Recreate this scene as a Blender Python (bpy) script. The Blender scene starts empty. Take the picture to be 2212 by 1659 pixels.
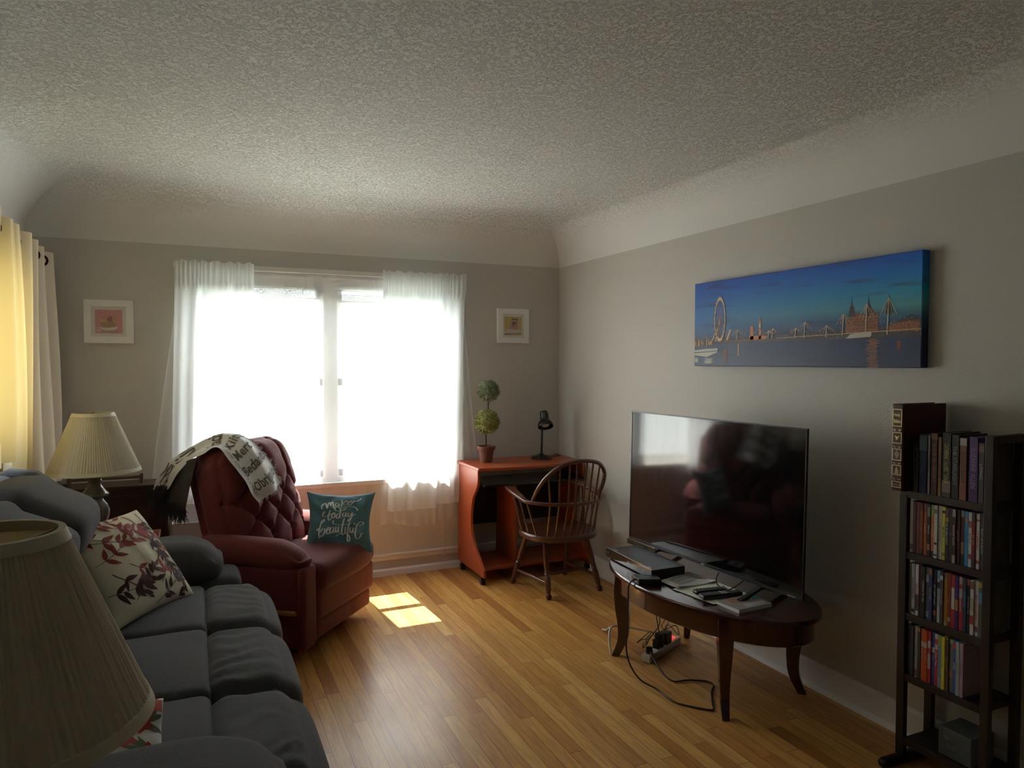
import bpy, bmesh, math, random
from math import sin, cos, pi, radians, sqrt, atan2
from mathutils import Vector, Matrix, noise

scene = bpy.context.scene
COL = scene.collection
random.seed(7)
R = random.Random(11)

# ------------------------------------------------------------------ camera
cam_d = bpy.data.cameras.new('camera')
cam_d.sensor_width = 36.0
cam_d.lens = 1533.0 / 2212.0 * 36.0
cam_d.clip_start = 0.02
cam = bpy.data.objects.new('camera', cam_d)
cam.location = (0, 0, 1.45)
cam.rotation_euler = (radians(90 - 1.85), 0, radians(-24.3))
COL.objects.link(cam)
scene.camera = cam

# ------------------------------------------------------------------ view + light
scene.view_settings.view_transform = 'Standard'
scene.view_settings.look = 'None'
scene.view_settings.gamma = 1.0
scene.view_settings.use_curve_mapping = False
scene.view_settings.exposure = -0.15
SKY, SUN = 9.0, 75.0
scene.cycles.max_bounces = 10
scene.cycles.diffuse_bounces = 6
scene.cycles.transparent_max_bounces = 16
scene.cycles.sample_clamp_indirect = 6.0
scene.cycles.use_denoising = True

world = bpy.data.worlds.new('daylight')
scene.world = world
world.use_nodes = True
nt = world.node_tree
nt.nodes.clear()
wo = nt.nodes.new('ShaderNodeOutputWorld')
bg = nt.nodes.new('ShaderNodeBackground')
tc = nt.nodes.new('ShaderNodeTexCoord')
sp = nt.nodes.new('ShaderNodeSeparateXYZ')
ramp = nt.nodes.new('ShaderNodeValToRGB')
mr = nt.nodes.new('ShaderNodeMapRange')
mr.inputs['From Min'].default_value = -1; mr.inputs['From Max'].default_value = 1
nt.links.new(tc.outputs['Generated'], sp.inputs[0])
nt.links.new(sp.outputs['Z'], mr.inputs['Value'])
nt.links.new(mr.outputs[0], ramp.inputs[0])
cr = ramp.color_ramp
cr.elements[0].position = 0.0; cr.elements[0].color = (.62, .70, .50, 1)
cr.elements[1].position = 1.0; cr.elements[1].color = (.62, .80, 1.0, 1)
e = cr.elements.new(.46); e.color = (.86, .96, .92, 1)
e = cr.elements.new(.52); e.color = (.84, .93, 1.0, 1)
e = cr.elements.new(.72); e.color = (.80, .91, 1.0, 1)
nt.links.new(ramp.outputs[0], bg.inputs[0])
bg.inputs[1].default_value = SKY
nt.links.new(bg.outputs[0], wo.inputs[0])

sun_d = bpy.data.lights.new('sun', 'SUN')
sun_d.energy = SUN
sun_d.angle = radians(.5)
sun_d.color = (1.0, .93, .80)
sun = bpy.data.objects.new('sun', sun_d)
sun.rotation_euler = Vector((.10, -1.0, -1.80)).to_track_quat('-Z', 'Y').to_euler()
COL.objects.link(sun)

XL, XR, YW, YB = -.835, 2.51, 4.70, -4.2
WT = .12
ZC, ZCEIL, CR = 2.143, 2.44, .36

def portal(name, loc, rot, sx, sy):
    d = bpy.data.lights.new(name, 'AREA'); d.shape = 'RECTANGLE'; d.size = sx; d.size_y = sy
    d.cycles.is_portal = True
    o = bpy.data.objects.new(name, d); o.location = loc; o.rotation_euler = rot; COL.objects.link(o)
portal('window_portal', (.84, YW + WT + .05, 1.3), (radians(-90), 0, 0), 1.75, 1.4)
portal('side_window_portal', (XL - WT - .05, 3.47, 1.43), (0, radians(-90), 0), .95, 1.0)

# ------------------------------------------------------------------ materials
MATS = {}
def mat(name, color=(.8, .8, .8), rough=.6, metal=0., sheen=0., spec=.5, coat=0., bump=None, var=None, trans=None, alpha=None, emit=None):
    """bump=(scale, strength, detail); var=(scale, amount) small tone variation; trans=(colour, weight) back-lit cloth"""
    if name in MATS: return MATS[name]
    m = bpy.data.materials.new(name); m.use_nodes = True
    n = m.node_tree; b = n.nodes['Principled BSDF']; out = n.nodes['Material Output']
    b.inputs['Base Color'].default_value = (*color, 1)
    b.inputs['Roughness'].default_value = rough
    b.inputs['Metallic'].default_value = metal
    b.inputs['Specular IOR Level'].default_value = spec
    b.inputs['Sheen Weight'].default_value = sheen
    b.inputs['Sheen Roughness'].default_value = .4
    b.inputs['Coat Weight'].default_value = coat
    b.inputs['Coat Roughness'].default_value = .12
    t = n.nodes.new('ShaderNodeTexCoord')
    bumpn = None
    if bump:
        nz = n.nodes.new('ShaderNodeTexNoise'); nz.inputs['Scale'].default_value = bump[0]; nz.inputs['Detail'].default_value = bump[2] if len(bump) > 2 else 3
        bp = n.nodes.new('ShaderNodeBump'); bp.inputs['Strength'].default_value = bump[1]; bp.inputs['Distance'].default_value = .01
        n.links.new(t.outputs['Object'], nz.inputs['Vector']); n.links.new(nz.outputs['Fac'], bp.inputs['Height']); n.links.new(bp.outputs[0], b.inputs['Normal'])
        bumpn = bp
    if var:
        nz = n.nodes.new('ShaderNodeTexNoise'); nz.inputs['Scale'].default_value = var[0]; nz.inputs['Detail'].default_value = 4
        mx = n.nodes.new('ShaderNodeMix'); mx.data_type = 'RGBA'
        k = var[1]
        mx.inputs[6].default_value = (*[c * (1 - k) for c in color], 1); mx.inputs[7].default_value = (*[min(1, c * (1 + k)) for c in color], 1)
        n.links.new(t.outputs['Object'], nz.inputs['Vector']); n.links.new(nz.outputs['Fac'], mx.inputs[0]); n.links.new(mx.outputs[2], b.inputs['Base Color'])
    last = b.outputs[0]
    if trans:
        tr = n.nodes.new('ShaderNodeBsdfTranslucent'); tr.inputs[0].default_value = (*trans[0], 1)
        ms = n.nodes.new('ShaderNodeMixShader'); ms.inputs[0].default_value = trans[1]
        n.links.new(last, ms.inputs[1]); n.links.new(tr.outputs[0], ms.inputs[2]); last = ms.outputs[0]
    if alpha:
        tp = n.nodes.new('ShaderNodeBsdfTransparent')
        ms = n.nodes.new('ShaderNodeMixShader'); ms.inputs[0].default_value = alpha
        n.links.new(last, ms.inputs[1]); n.links.new(tp.outputs[0], ms.inputs[2]); last = ms.outputs[0]
    if emit:
        b.inputs['Emission Color'].default_value = (*emit[0], 1); b.inputs['Emission Strength'].default_value = emit[1]
    n.links.new(last, out.inputs[0])
    MATS[name] = m
    return m

def math_node(n, op, a, b=None):
    x = n.nodes.new('ShaderNodeMath'); x.operation = op
    for i, v in enumerate((a, b)):
        if v is None: continue
        if isinstance(v, (int, float)): x.inputs[i].default_value = v
        else: n.links.new(v, x.inputs[i])
    return x.outputs[0]

def floor_material():
    m = bpy.data.materials.new('oak_strip_floor'); m.use_nodes = True
    n = m.node_tree; b = n.nodes['Principled BSDF']
    t = n.nodes.new('ShaderNodeTexCoord'); s = n.nodes.new('ShaderNodeSeparateXYZ'); n.links.new(t.outputs['Object'], s.inputs[0])
    W, L = .057, .95
    rx = math_node(n, 'DIVIDE', s.outputs['X'], W)
    row = math_node(n, 'FLOOR', rx)
    fx = math_node(n, 'FRACT', rx)
    wn = n.nodes.new('ShaderNodeTexWhiteNoise'); wn.noise_dimensions = '1D'; n.links.new(row, wn.inputs['W'])
    yy = math_node(n, 'ADD', math_node(n, 'DIVIDE', s.outputs['Y'], L), math_node(n, 'MULTIPLY', wn.outputs['Value'], 7.3))
    col = math_node(n, 'FLOOR', yy)
    fy = math_node(n, 'FRACT', yy)
    cb = n.nodes.new('ShaderNodeCombineXYZ'); n.links.new(row, cb.inputs[0]); n.links.new(col, cb.inputs[1])
    w2 = n.nodes.new('ShaderNodeTexWhiteNoise'); w2.noise_dimensions = '2D'; n.links.new(cb.outputs[0], w2.inputs['Vector'])
    rp = n.nodes.new('ShaderNodeValToRGB'); n.links.new(w2.outputs['Value'], rp.inputs[0])
    c = rp.color_ramp
    c.elements[0].position = 0; c.elements[0].color = (.36, .15, .040, 1)
    c.elements[1].position = 1; c.elements[1].color = (.74, .45, .15, 1)
    for p_, k in ((.10, (.50, .235, .062)), (.45, (.58, .30, .080)), (.80, (.64, .35, .10))):
        e = c.elements.new(p_); e.color = (*k, 1)
    # grain
    mp = n.nodes.new('ShaderNodeMapping'); mp.inputs['Scale'].default_value = (34, 2.2, 1)
    ad = n.nodes.new('ShaderNodeVectorMath'); ad.operation = 'ADD'
    n.links.new(t.outputs['Object'], ad.inputs[0]); n.links.new(w2.outputs['Color'], ad.inputs[1])
    n.links.new(ad.outputs[0], mp.inputs['Vector'])
    g = n.nodes.new('ShaderNodeTexNoise'); g.inputs['Scale'].default_value = 1.6; g.inputs['Detail'].default_value = 7; g.inputs['Distortion'].default_value = 1.6
    n.links.new(mp.outputs[0], g.inputs['Vector'])
    gr = n.nodes.new('ShaderNodeValToRGB'); n.links.new(g.outputs['Fac'], gr.inputs[0])
    gr.color_ramp.elements[0].position = .30; gr.color_ramp.elements[0].color = (.74, .69, .62, 1)
    gr.color_ramp.elements[1].position = .62; gr.color_ramp.elements[1].color = (1.06, 1.04, 1.0, 1)
    mx = n.nodes.new('ShaderNodeMix'); mx.data_type = 'RGBA'; mx.blend_type = 'MULTIPLY'; mx.inputs[0].default_value = 1
    n.links.new(rp.outputs[0], mx.inputs[6]); n.links.new(gr.outputs[0], mx.inputs[7])
    # gaps between strips
    ga = math_node(n, 'LESS_THAN', fx, .042)
    gb = math_node(n, 'LESS_THAN', fy, .0028)
    gap = math_node(n, 'MAXIMUM', ga, gb)
    m2 = n.nodes.new('ShaderNodeMix'); m2.data_type = 'RGBA'
    n.links.new(math_node(n, 'MULTIPLY', gap, .72), m2.inputs[0]); n.links.new(mx.outputs[2], m2.inputs[6]); m2.inputs[7].default_value = (.07, .028, .01, 1)
    n.links.new(m2.outputs[2], b.inputs['Base Color'])
    b.inputs['Roughness'].default_value = .33
    b.inputs['Specular IOR Level'].default_value = .45
    wear = n.nodes.new('ShaderNodeTexNoise'); wear.inputs['Scale'].default_value = 2.3; wear.inputs['Detail'].default_value = 5
    n.links.new(t.outputs['Object'], wear.inputs['Vector'])
    mm = n.nodes.new('ShaderNodeMapRange'); mm.inputs['To Min'].default_value = .24; mm.inputs['To Max'].default_value = .46
    n.links.new(wear.outputs['Fac'], mm.inputs['Value']); n.links.new(mm.outputs[0], b.inputs['Roughness'])
    bp = n.nodes.new('ShaderNodeBump'); bp.inputs['Strength'].default_value = .25; bp.inputs['Distance'].default_value = .002
    hh = math_node(n, 'SUBTRACT', math_node(n, 'MULTIPLY', g.outputs['Fac'], .25), gap)
    n.links.new(hh, bp.inputs['Height']); n.links.new(bp.outputs[0], b.inputs['Normal'])
    return m

def ceiling_material():
    m = bpy.data.materials.new('stippled_ceiling_plaster'); m.use_nodes = True
    n = m.node_tree; b = n.nodes['Principled BSDF']
    b.inputs['Base Color'].default_value = (.735, .74, .72, 1); b.inputs['Roughness'].default_value = .75
    t = n.nodes.new('ShaderNodeTexCoord')
    a = n.nodes.new('ShaderNodeTexNoise'); a.inputs['Scale'].default_value = 78; a.inputs['Detail'].default_value = 6; a.inputs['Roughness'].default_value = .62; a.inputs['Distortion'].default_value = .8
    n.links.new(t.outputs['Object'], a.inputs['Vector'])
    r = n.nodes.new('ShaderNodeValToRGB'); r.color_ramp.elements[0].position = .50; r.color_ramp.elements[1].position = .60
    n.links.new(a.outputs['Fac'], r.inputs[0])
    # texture fades out on the smooth coves, it is a finish of the flat part
    s = n.nodes.new('ShaderNodeSeparateXYZ'); n.links.new(t.outputs['Object'], s.inputs[0])
    f = n.nodes.new('ShaderNodeMapRange'); f.inputs['From Min'].default_value = 2.25; f.inputs['From Max'].default_value = 2.435
    f.inputs['To Min'].default_value = .10; f.inputs['To Max'].default_value = .85
    n.links.new(s.outputs['Z'], f.inputs['Value'])
    bp = n.nodes.new('ShaderNodeBump'); bp.inputs['Distance'].default_value = .0055
    n.links.new(f.outputs[0], bp.inputs['Strength']); n.links.new(r.outputs[0], bp.inputs['Height']); n.links.new(bp.outputs[0], b.inputs['Normal'])
    return m

M_WALL = mat('warm_grey_wall_paint', (.56, .542, .505), .55, bump=(160, .12, 2))
M_CEIL = ceiling_material()
M_FLOOR = floor_material()
M_WHITE = mat('white_gloss_trim', (.80, .80, .78), .35)
M_SOFA = mat('charcoal_grey_upholstery', (.064, .065, .073), .9, sheen=.18, bump=(420, .5, 2), var=(60, .10))
M_RED = mat('burgundy_velour', (.135, .017, .019), .8, sheen=.16, bump=(300, .35, 2), var=(30, .14))
M_CHERRY = mat('orange_cherry_laminate', (.36, .070, .022), .32, var=(9, .12))
M_WINDSOR = mat('dark_walnut_varnish', (.088, .028, .012), .30, coat=.3, var=(14, .3))
M_ESPRESSO = mat('dark_mahogany_varnish', (.045, .009, .006), .20, coat=.5, var=(10, .25))
M_SHELF = mat('espresso_stain', (.020, .009, .007), .45, var=(12, .2))
M_BLACKG = mat('gloss_black_plastic', (.008, .008, .009), .12, spec=.6)
M_BLACK = mat('black_plastic', (.012, .012, .013), .4)
M_CORD = mat('black_rubber_cord', (.012, .011, .012), .5)
M_OFFW = mat('ivory_plastic', (.62, .58, .50), .4)

# ------------------------------------------------------------------ mesh helpers
class MB:
    def __init__(s): s.v = []; s.f = []
    def add(s, vs, fs):
        o = len(s.v); s.v += [tuple(v) for v in vs]; s.f += [tuple(i + o for i in f) for f in fs]; return s
    def box(s, x0, x1, y0, y1, z0, z1):
        return s.add([(x0, y0, z0), (x1, y0, z0), (x1, y1, z0), (x0, y1, z0), (x0, y0, z1), (x1, y0, z1), (x1, y1, z1), (x0, y1, z1)],
                     [(3, 2, 1, 0), (4, 5, 6, 7), (0, 1, 5, 4), (1, 2, 6, 5), (2, 3, 7, 6), (3, 0, 4, 7)])
    def obox(s, c, ax, ay, az):
        """oriented box: centre and three half-axis vectors"""
        c, ax, ay, az = map(Vector, (c, ax, ay, az)); vs = []
        for k in (-1, 1):
            for (i, j) in ((-1, -1), (1, -1), (1, 1), (-1, 1)): vs.append(c + ax * i + ay * j + az * k)
        return s.add(vs, [(3, 2, 1, 0), (4, 5, 6, 7), (0, 1, 5, 4), (1, 2, 6, 5), (2, 3, 7, 6), (3, 0, 4, 7)])
    def prism(s, pts, axis, a, b):
        """pts 2-D polygon extruded along axis ('x': pts are (y,z); 'y': (x,z); 'z': (x,y))"""
        def P(p, t): return {'x': (t, p[0], p[1]), 'y': (p[0], t, p[1]), 'z': (p[0], p[1], t)}[axis]
        n = len(pts); vs = [P(p, a) for p in pts] + [P(p, b) for p in pts]
        return s.add(vs, [tuple(range(n))[::-1], tuple(range(n, 2 * n))] + [(i, (i + 1) % n, n + (i + 1) % n, n + i) for i in range(n)])
    def lathe(s, prof, c=(0, 0, 0), seg=32, M=None, cap=True):
        """prof: (radius, height) from bottom up"""
        vs = []; fs = []
        for r, z in prof:
            for i in range(seg):
                a = 2 * pi * i / seg; v = Vector((r * cos(a), r * sin(a), z))
                if M: v = M @ v
                vs.append(Vector(c) + v)
        for k in range(len(prof) - 1):
            for i in range(seg):
                j = (i + 1) % seg; fs.append((k * seg + i, k * seg + j, (k + 1) * seg + j, (k + 1) * seg + i))
        if cap:
            fs.append(tuple(range(seg))[::-1]); fs.append(tuple(range((len(prof) - 1) * seg, len(prof) * seg)))
        return s.add(vs, fs)
    def tube(s, pts, r, seg=8, closed=False):
        pts = [Vector(p) for p in pts]; n = len(pts); rs = r if isinstance(r, (list, tuple)) else [r] * n
        vs = []; fs = []; up = None
        for i, p in enumerate(pts):
            if closed: t = pts[(i + 1) % n] - pts[i - 1]
            else: t = pts[min(i + 1, n - 1)] - pts[max(i - 1, 0)]
            if t.length < 1e-9: t = Vector((0, 0, 1))
            t.normalize()
            if up is None: up = Vector((0, 0, 1)) if abs(t.z) < .9 else Vector((1, 0, 0))
            a = t.cross(up)
            if a.length < 1e-4: a = t.cross(Vector((1, .3, 0)))
            a.normalize(); b = a.cross(t).normalized(); up = b
            for k in range(seg):
                q = 2 * pi * k / seg; vs.append(p + (a * cos(q) + b * sin(q)) * rs[i])
        for i in range(n if closed else n - 1):
            i2 = (i + 1) % n
            for k in range(seg):
                l = (k + 1) % seg; fs.append((i * seg + k, i2 * seg + k, i2 * seg + l, i * seg + l))
        if not closed: fs.append(tuple(range(seg))); fs.append(tuple(range((n - 1) * seg, n * seg))[::-1])
        return s.add(vs, fs)
    def grid(s, fn, nu, nv, wrap=False):
        vs = [fn(i / nu, j / nv) for j in range(nv + 1) for i in range(nu + 1)]
        fs = [(j * (nu + 1) + i, j * (nu + 1) + i + 1, (j + 1) * (nu + 1) + i + 1, (j + 1) * (nu + 1) + i) for j in range(nv) for i in range(nu)]
        return s.add(vs, fs)
    def soft(s, c, size, r, n=20, fn=None, M=None):
        """rounded cushion-like block, optionally deformed by fn(p, unit) in its own frame"""
        hx, hy, hz = [q / 2 for q in size]; key = {}; vs = []; fs = []
        def vert(cx_, cy_, cz_):
            k = (round(cx_ * 1000), round(cy_ * 1000), round(cz_ * 1000))
            if k in key: return key[k]
            u = (cx_, cy_, cz_)
            q = Vector((cx_ * hx, cy_ * hy, cz_ * hz))
            rr = min(r, hx * .999, hy * .999, hz * .999)
            inn = Vector((max(-(hx - rr), min(hx - rr, q.x)), max(-(hy - rr), min(hy - rr, q.y)), max(-(hz - rr), min(hz - rr, q.z))))
            d = q - inn
            p = inn + d.normalized() * rr if d.length > 1e-9 else q
            if fn: p = Vector(fn(p.copy(), u))
            if M: p = M @ p
            vs.append(Vector(c) + p); key[k] = len(vs) - 1; return key[k]
        def ax(t):  # denser sampling near the rims
            return sin(t * pi / 2) * .6 + t * .4
        g = [ax(-1 + 2 * i / n) for i in range(n + 1)]
        for d in range(3):
            for sgn in (-1, 1):
                for i in range(n):
                    for j in range(n):
                        q = []
                        for (a, b) in ((g[i], g[j]), (g[i + 1], g[j]), (g[i + 1], g[j + 1]), (g[i], g[j + 1])):
                            w = [0, 0, 0]; w[d] = sgn; w[(d + 1) % 3] = a; w[(d + 2) % 3] = b; q.append(vert(*w))
                        fs.append(tuple(q) if sgn > 0 else tuple(q[::-1]))
        return s.add(vs, fs)

def off(o):
    v = Vector((0, 0, 0))
    while o: v += o.location; o = o.parent
    return v

def obj(name, mb, m, parent=None, smooth=None, bevel=0, local=False, kind=None, label=None, subsurf=0):
    """one mesh object; vertices are given in world metres unless local"""
    me = bpy.data.meshes.new(name)
    o0 = Vector((0, 0, 0)) if (local or not parent) else off(parent)
    me.from_pydata([tuple(Vector(v) - o0) for v in mb.v], [], mb.f)
    for mm in (m if isinstance(m, (list, tuple)) else [m]): me.materials.append(mm)
    me.validate(); me.update()
    o = bpy.data.objects.new(name, me); COL.objects.link(o)
    if parent: o.parent = parent
    if smooth:
        me.polygons.foreach_set('use_smooth', [True] * len(me.polygons))
        if smooth != 'all':
            try: me.set_sharp_from_angle(angle=radians(smooth if smooth is not True else 40))
            except Exception: pass
    if bevel:
        bv = o.modifiers.new('bevel', 'BEVEL'); bv.width = bevel; bv.segments = 2; bv.limit_method = 'ANGLE'; bv.angle_limit = radians(40)
        if hasattr(bv, 'harden_normals'): bv.harden_normals = False
    if kind: o['kind'] = kind
    if label: o['label'] = label
    return o

def thing(name, label, cat, loc=(0, 0, 0), rotz=0, group=None):
    o = bpy.data.objects.new(name, None); o.empty_display_size = .05; COL.objects.link(o)
    o.location = loc; o.rotation_euler = (0, 0, rotz); o['label'] = label; o['category'] = cat
    if group: o['group'] = group
    return o
def tag(o, label, cat, group=None):
    o['label'] = label; o['category'] = cat
    if group: o['group'] = group
    return o
def struct(name, mb, m, **k): return obj(name, mb, m, kind='structure', **k)

def smoothline(pts, n=8, closed=False):
    P = [Vector(p) for p in pts]; out = []; N = len(P)
    for i in range(N if closed else N - 1):
        if closed: a, b, c, d = P[i - 1], P[i], P[(i + 1) % N], P[(i + 2) % N]
        else: a, b, c, d = P[max(i - 1, 0)], P[i], P[i + 1], P[min(i + 2, N - 1)]
        for k in range(n):
            t = k / n
            out.append(.5 * ((2 * b) + (c - a) * t + (2 * a - 5 * b + 4 * c - d) * t * t + (3 * b - a - 3 * c + d) * t ** 3))
    if not closed: out.append(P[-1])
    return out

def text_mesh(body, size=1.0, align='CENTER', shear=0.0, bold=0.0, spacing=1.0):
    """flat lettering as (verts2d, faces) centred on the origin, cap height about .7*size"""
    cu = bpy.data.curves.new('lettering', 'FONT'); cu.body = body; cu.size = size; cu.align_x = align; cu.align_y = 'CENTER'
    cu.shear = shear; cu.offset = bold; cu.resolution_u = 2; cu.space_character = spacing
    o = bpy.data.objects.new('lettering', cu); COL.objects.link(o)
    dg = bpy.context.evaluated_depsgraph_get(); me = bpy.data.meshes.new_from_object(o.evaluated_get(dg))
    vs = [(v.co.x, v.co.y) for v in me.vertices]; fs = [tuple(p.vertices) for p in me.polygons]
    bpy.data.objects.remove(o); bpy.data.curves.remove(cu); bpy.data.meshes.remove(me)
    return vs, fs

def put_text(mb, body, origin, right, up, height, width=None, shear=0, bold=0, lift=.0006):
    """lettering laid on a flat face; width squeezes the line to that length"""
    vs, fs = text_mesh(body, 1.0, shear=shear, bold=bold)
    if not vs: return
    xs = [v[0] for v in vs]; ys = [v[1] for v in vs]
    cx_, cy_ = (min(xs) + max(xs)) / 2, (min(ys) + max(ys)) / 2
    w, h = max(xs) - min(xs), max(ys) - min(ys)
    sy = height / h; sx = (width / w) if width else sy
    right, up = Vector(right).normalized(), Vector(up).normalized(); nrm = right.cross(up)
    mb.add([Vector(origin) + right * ((x - cx_) * sx) + up * ((y - cy_) * sy) + nrm * lift for x, y in vs], fs)

def nz(x, y, z=0, s=1): return noise.noise(Vector((x * s, y * s, z * s)))
def sstep(a, b, x):
    t = max(0, min(1, (x - a) / (b - a))); return t * t * (3 - 2 * t)

# ================================================================== ROOM
WX0, WX1, WZ0, WZ1 = -.01, 1.67, .66, 1.985           # window opening, window wall
LY0, LY1, LZ0, LZ1 = 3.02, 3.92, 1.09, 1.88             # window opening, left wall
fl = MB().add([(XL - .1, YB - .1, 0), (XR + .1, YB - .1, 0), (XR + .1, YW + .1, 0), (XL - .1, YW + .1, 0),
               (XL - .1, YB - .1, -.05), (XR + .1, YB - .1, -.05), (XR + .1, YW + .1, -.05), (XL - .1, YW + .1, -.05)],
              [(0, 1, 2, 3), (7, 6, 5, 4), (0, 4, 5, 1), (1, 5, 6, 2), (2, 6, 7, 3), (3, 7, 4, 0)])
struct('floor', fl, M_FLOOR)
ZT = ZC + .02
b = MB()
b.box(XL - WT, WX0, YW, YW + WT, 0, ZT); b.box(WX1, XR + WT, YW, YW + WT, 0, ZT)
b.box(WX0, WX1, YW, YW + WT, 0, WZ0); b.box(WX0, WX1, YW, YW + WT, WZ1, ZT)
struct('wall_window', b, M_WALL)
b = MB(); b.box(XR, XR + WT, YB, YW, 0, ZT); struct('wall_right', b, M_WALL)
b = MB()
b.box(XL - WT, XL, YB, LY0, 0, ZT); b.box(XL - WT, XL, LY1, YW, 0, ZT); b.box(XL - WT, XL, LY0, LY1, 0, LZ0); b.box(XL - WT, XL, LY0, LY1, LZ1, ZT)
struct('wall_left', b, M_WALL)
b = MB(); b.box(XL - WT, XR + WT, YB - WT, YB, 0, ZT); struct('wall_back', b, M_WALL)
# ceiling with its coves: rings of a rounded rectangle profile
b = MB(); N = 20; HC = ZCEIL - ZC
for k in range(N + 1):
    a = pi / 2 * k / N; d = CR * (1 - cos(a)); z = ZC + HC * sin(a)
    b.v += [(XL + d, YB + d, z), (XR - d, YB + d, z), (XR - d, YW - d, z), (XL + d, YW - d, z)]
for k in range(N):
    for i in range(4):
        j = (i + 1) % 4; b.f.append((k * 4 + i, k * 4 + 4 + i, k * 4 + 4 + j, k * 4 + j))
b.f.append((N * 4 + 3, N * 4 + 2, N * 4 + 1, N * 4))
o2 = len(b.v)
b.v += [(XL, YB, ZCEIL + .1), (XR, YB, ZCEIL + .1), (XR, YW, ZCEIL + .1), (XL, YW, ZCEIL + .1)]
b.f.append((o2, o2 + 1, o2 + 2, o2 + 3))
for i in range(4):
    j = (i + 1) % 4; b.f.append((i, j, o2 + j, o2 + i))
struct('ceiling', b, M_CEIL, smooth=35)

# baseboards
b = MB(); b.prism([(XR - .016, 0), (XR, 0), (XR, .118), (XR - .010, .118), (XR - .016, .104)], 'y', YB, YW)
b.prism([(XR - .028, 0), (XR - .016, 0), (XR - .016, .022), (XR - .022, .018)], 'y', YB, YW)
struct('baseboard_right', b, M_WHITE)
b = MB(); b.prism([(YW - .03, 0), (YW, 0), (YW, .045), (YW - .012, .045), (YW - .024, .036)], 'x', XL, XR - .03)
b.box(XL, XR - .03, YW - .014, YW, .118, .126); b.box(XL, XR - .03, YW - .018, YW, .132, .142); b.box(XL, XR - .03, YW - .008, YW, .10, .145)
struct('baseboard_window', b, M_WHITE)
b = MB(); b.box(XL, XL + .016, YB, YW - .03, 0, .118); struct('baseboard_left', b, M_WHITE)

# ---- window 1 (double sash pair with mullion) ; glass panes are real
M_GLASS = mat('window_glass', (1, 1, 1), .02, alpha=.93)
w = MB()
YF = YW + .035
w.box(WX0, WX1, YW, YW + WT, WZ1 - .035, WZ1); w.box(WX0, WX1, YW, YW + WT, WZ0, WZ0 + .03)
w.box(WX0, WX0 + .035, YW, YW + WT, WZ0, WZ1); w.box(WX1 - .035, WX1, YW, YW + WT, WZ0, WZ1)
w.box(.78, .875, YW + .01, YW + WT - .02, WZ0, WZ1)
# casing on the wall
w.box(WX0 - .07, WX1 + .07, YW - .016, YW, WZ1 - .005, WZ1 + .045)
w.box(WX0 - .07, WX0 + .005, YW - .016, YW, WZ0, WZ1); w.box(WX1 - .005, WX1 + .07, YW - .016, YW, WZ0, WZ1)
win = struct('window_1', w, M_WHITE, bevel=.003)
w = MB(); w.box(WX0 - .09, WX1 + .09, YW - .045, YW + .03, WZ0 - .028, WZ0); w.box(WX0 - .07, WX1 + .07, YW - .014, YW, WZ0 - .075, WZ0 - .028)
obj('window_sill', w, M_WHITE, win, bevel=.003)
for (x0, x1) in ((WX0 + .035, .78), (.875, WX1 - .035)):
    f = MB(); y0, y1 = YW + .045, YW + .08
    f.box(x0, x0 + .035, y0, y1, WZ0 + .03, WZ1 - .035); f.box(x1 - .035, x1, y0, y1, WZ0 + .03, WZ1 - .035)
    f.box(x0, x1, y0, y1, WZ0 + .03, WZ0 + .075); f.box(x0, x1, y0, y1, WZ1 - .075, WZ1 - .035); f.box(x0, x1, y0, y1, 1.29, 1.335)
    s_ = obj('window_sash', f, M_WHITE, win)
    g = MB(); g.box(x0 + .035, x1 - .035, y0 + .012, y0 + .016, WZ0 + .075, 1.29); g.box(x0 + .035, x1 - .035, y0 + .012, y0 + .016, 1.335, WZ1 - .075)
    obj('pane', g, M_GLASS, s_)
# raised blinds: a packed stack of slats with its cords
M_BLIND = mat('grey_blind_slats', (.42, .45, .44), .5)
for i, (x0, x1, zt) in enumerate(((.04, .775, 1.945), (.88, 1.63, 1.945))):
    t = thing('window_blind', ['raised white slat blind in the left half of the window', 'raised white slat blind in the right half of the window'][i], 'blind', ((x0 + x1) / 2, YW + .02, zt), group=None)
    h = MB(); h.box(x0, x1, YW + .004, YW + .038, zt - .028, zt); obj('head_rail', h, M_WHITE, t)
    h = MB(); zb = 1.845 if i == 0 else 1.83
    k = 0
    z = zt - .034 if i == 0 else zt - .06
    while z > zb + .012:
        h.box(x0 + .006, x1 - .006, YW + .006, YW + .036, z - .0035, z); z -= .0075
    obj('slats', h, M_BLIND, t)
    h = MB(); h.box(x0 + .006, x1 - .006, YW + .008, YW + .034, zb, zb + .012); obj('bottom_rail', h, M_WHITE, t)
    h = MB()
    for xx in (x0 + .10, x0 + .30, x1 - .12):
        h.tube([(xx, YW + .003, zt - .02), (xx, YW + .003, zb)], .0022, 5)
    for xx in (x0 + .36, x1 - .20):
        pts = [(xx + .028 * sin(a * 1.7 + xx * 9), YW + .001, zb + .03 + .022 * sin(a * 2.3)) for a in [q * .35 for q in range(22)]]
        h.tube(smoothline(pts, 3), .0016, 5)
    obj('cords', h, M_WHITE, t)

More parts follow.
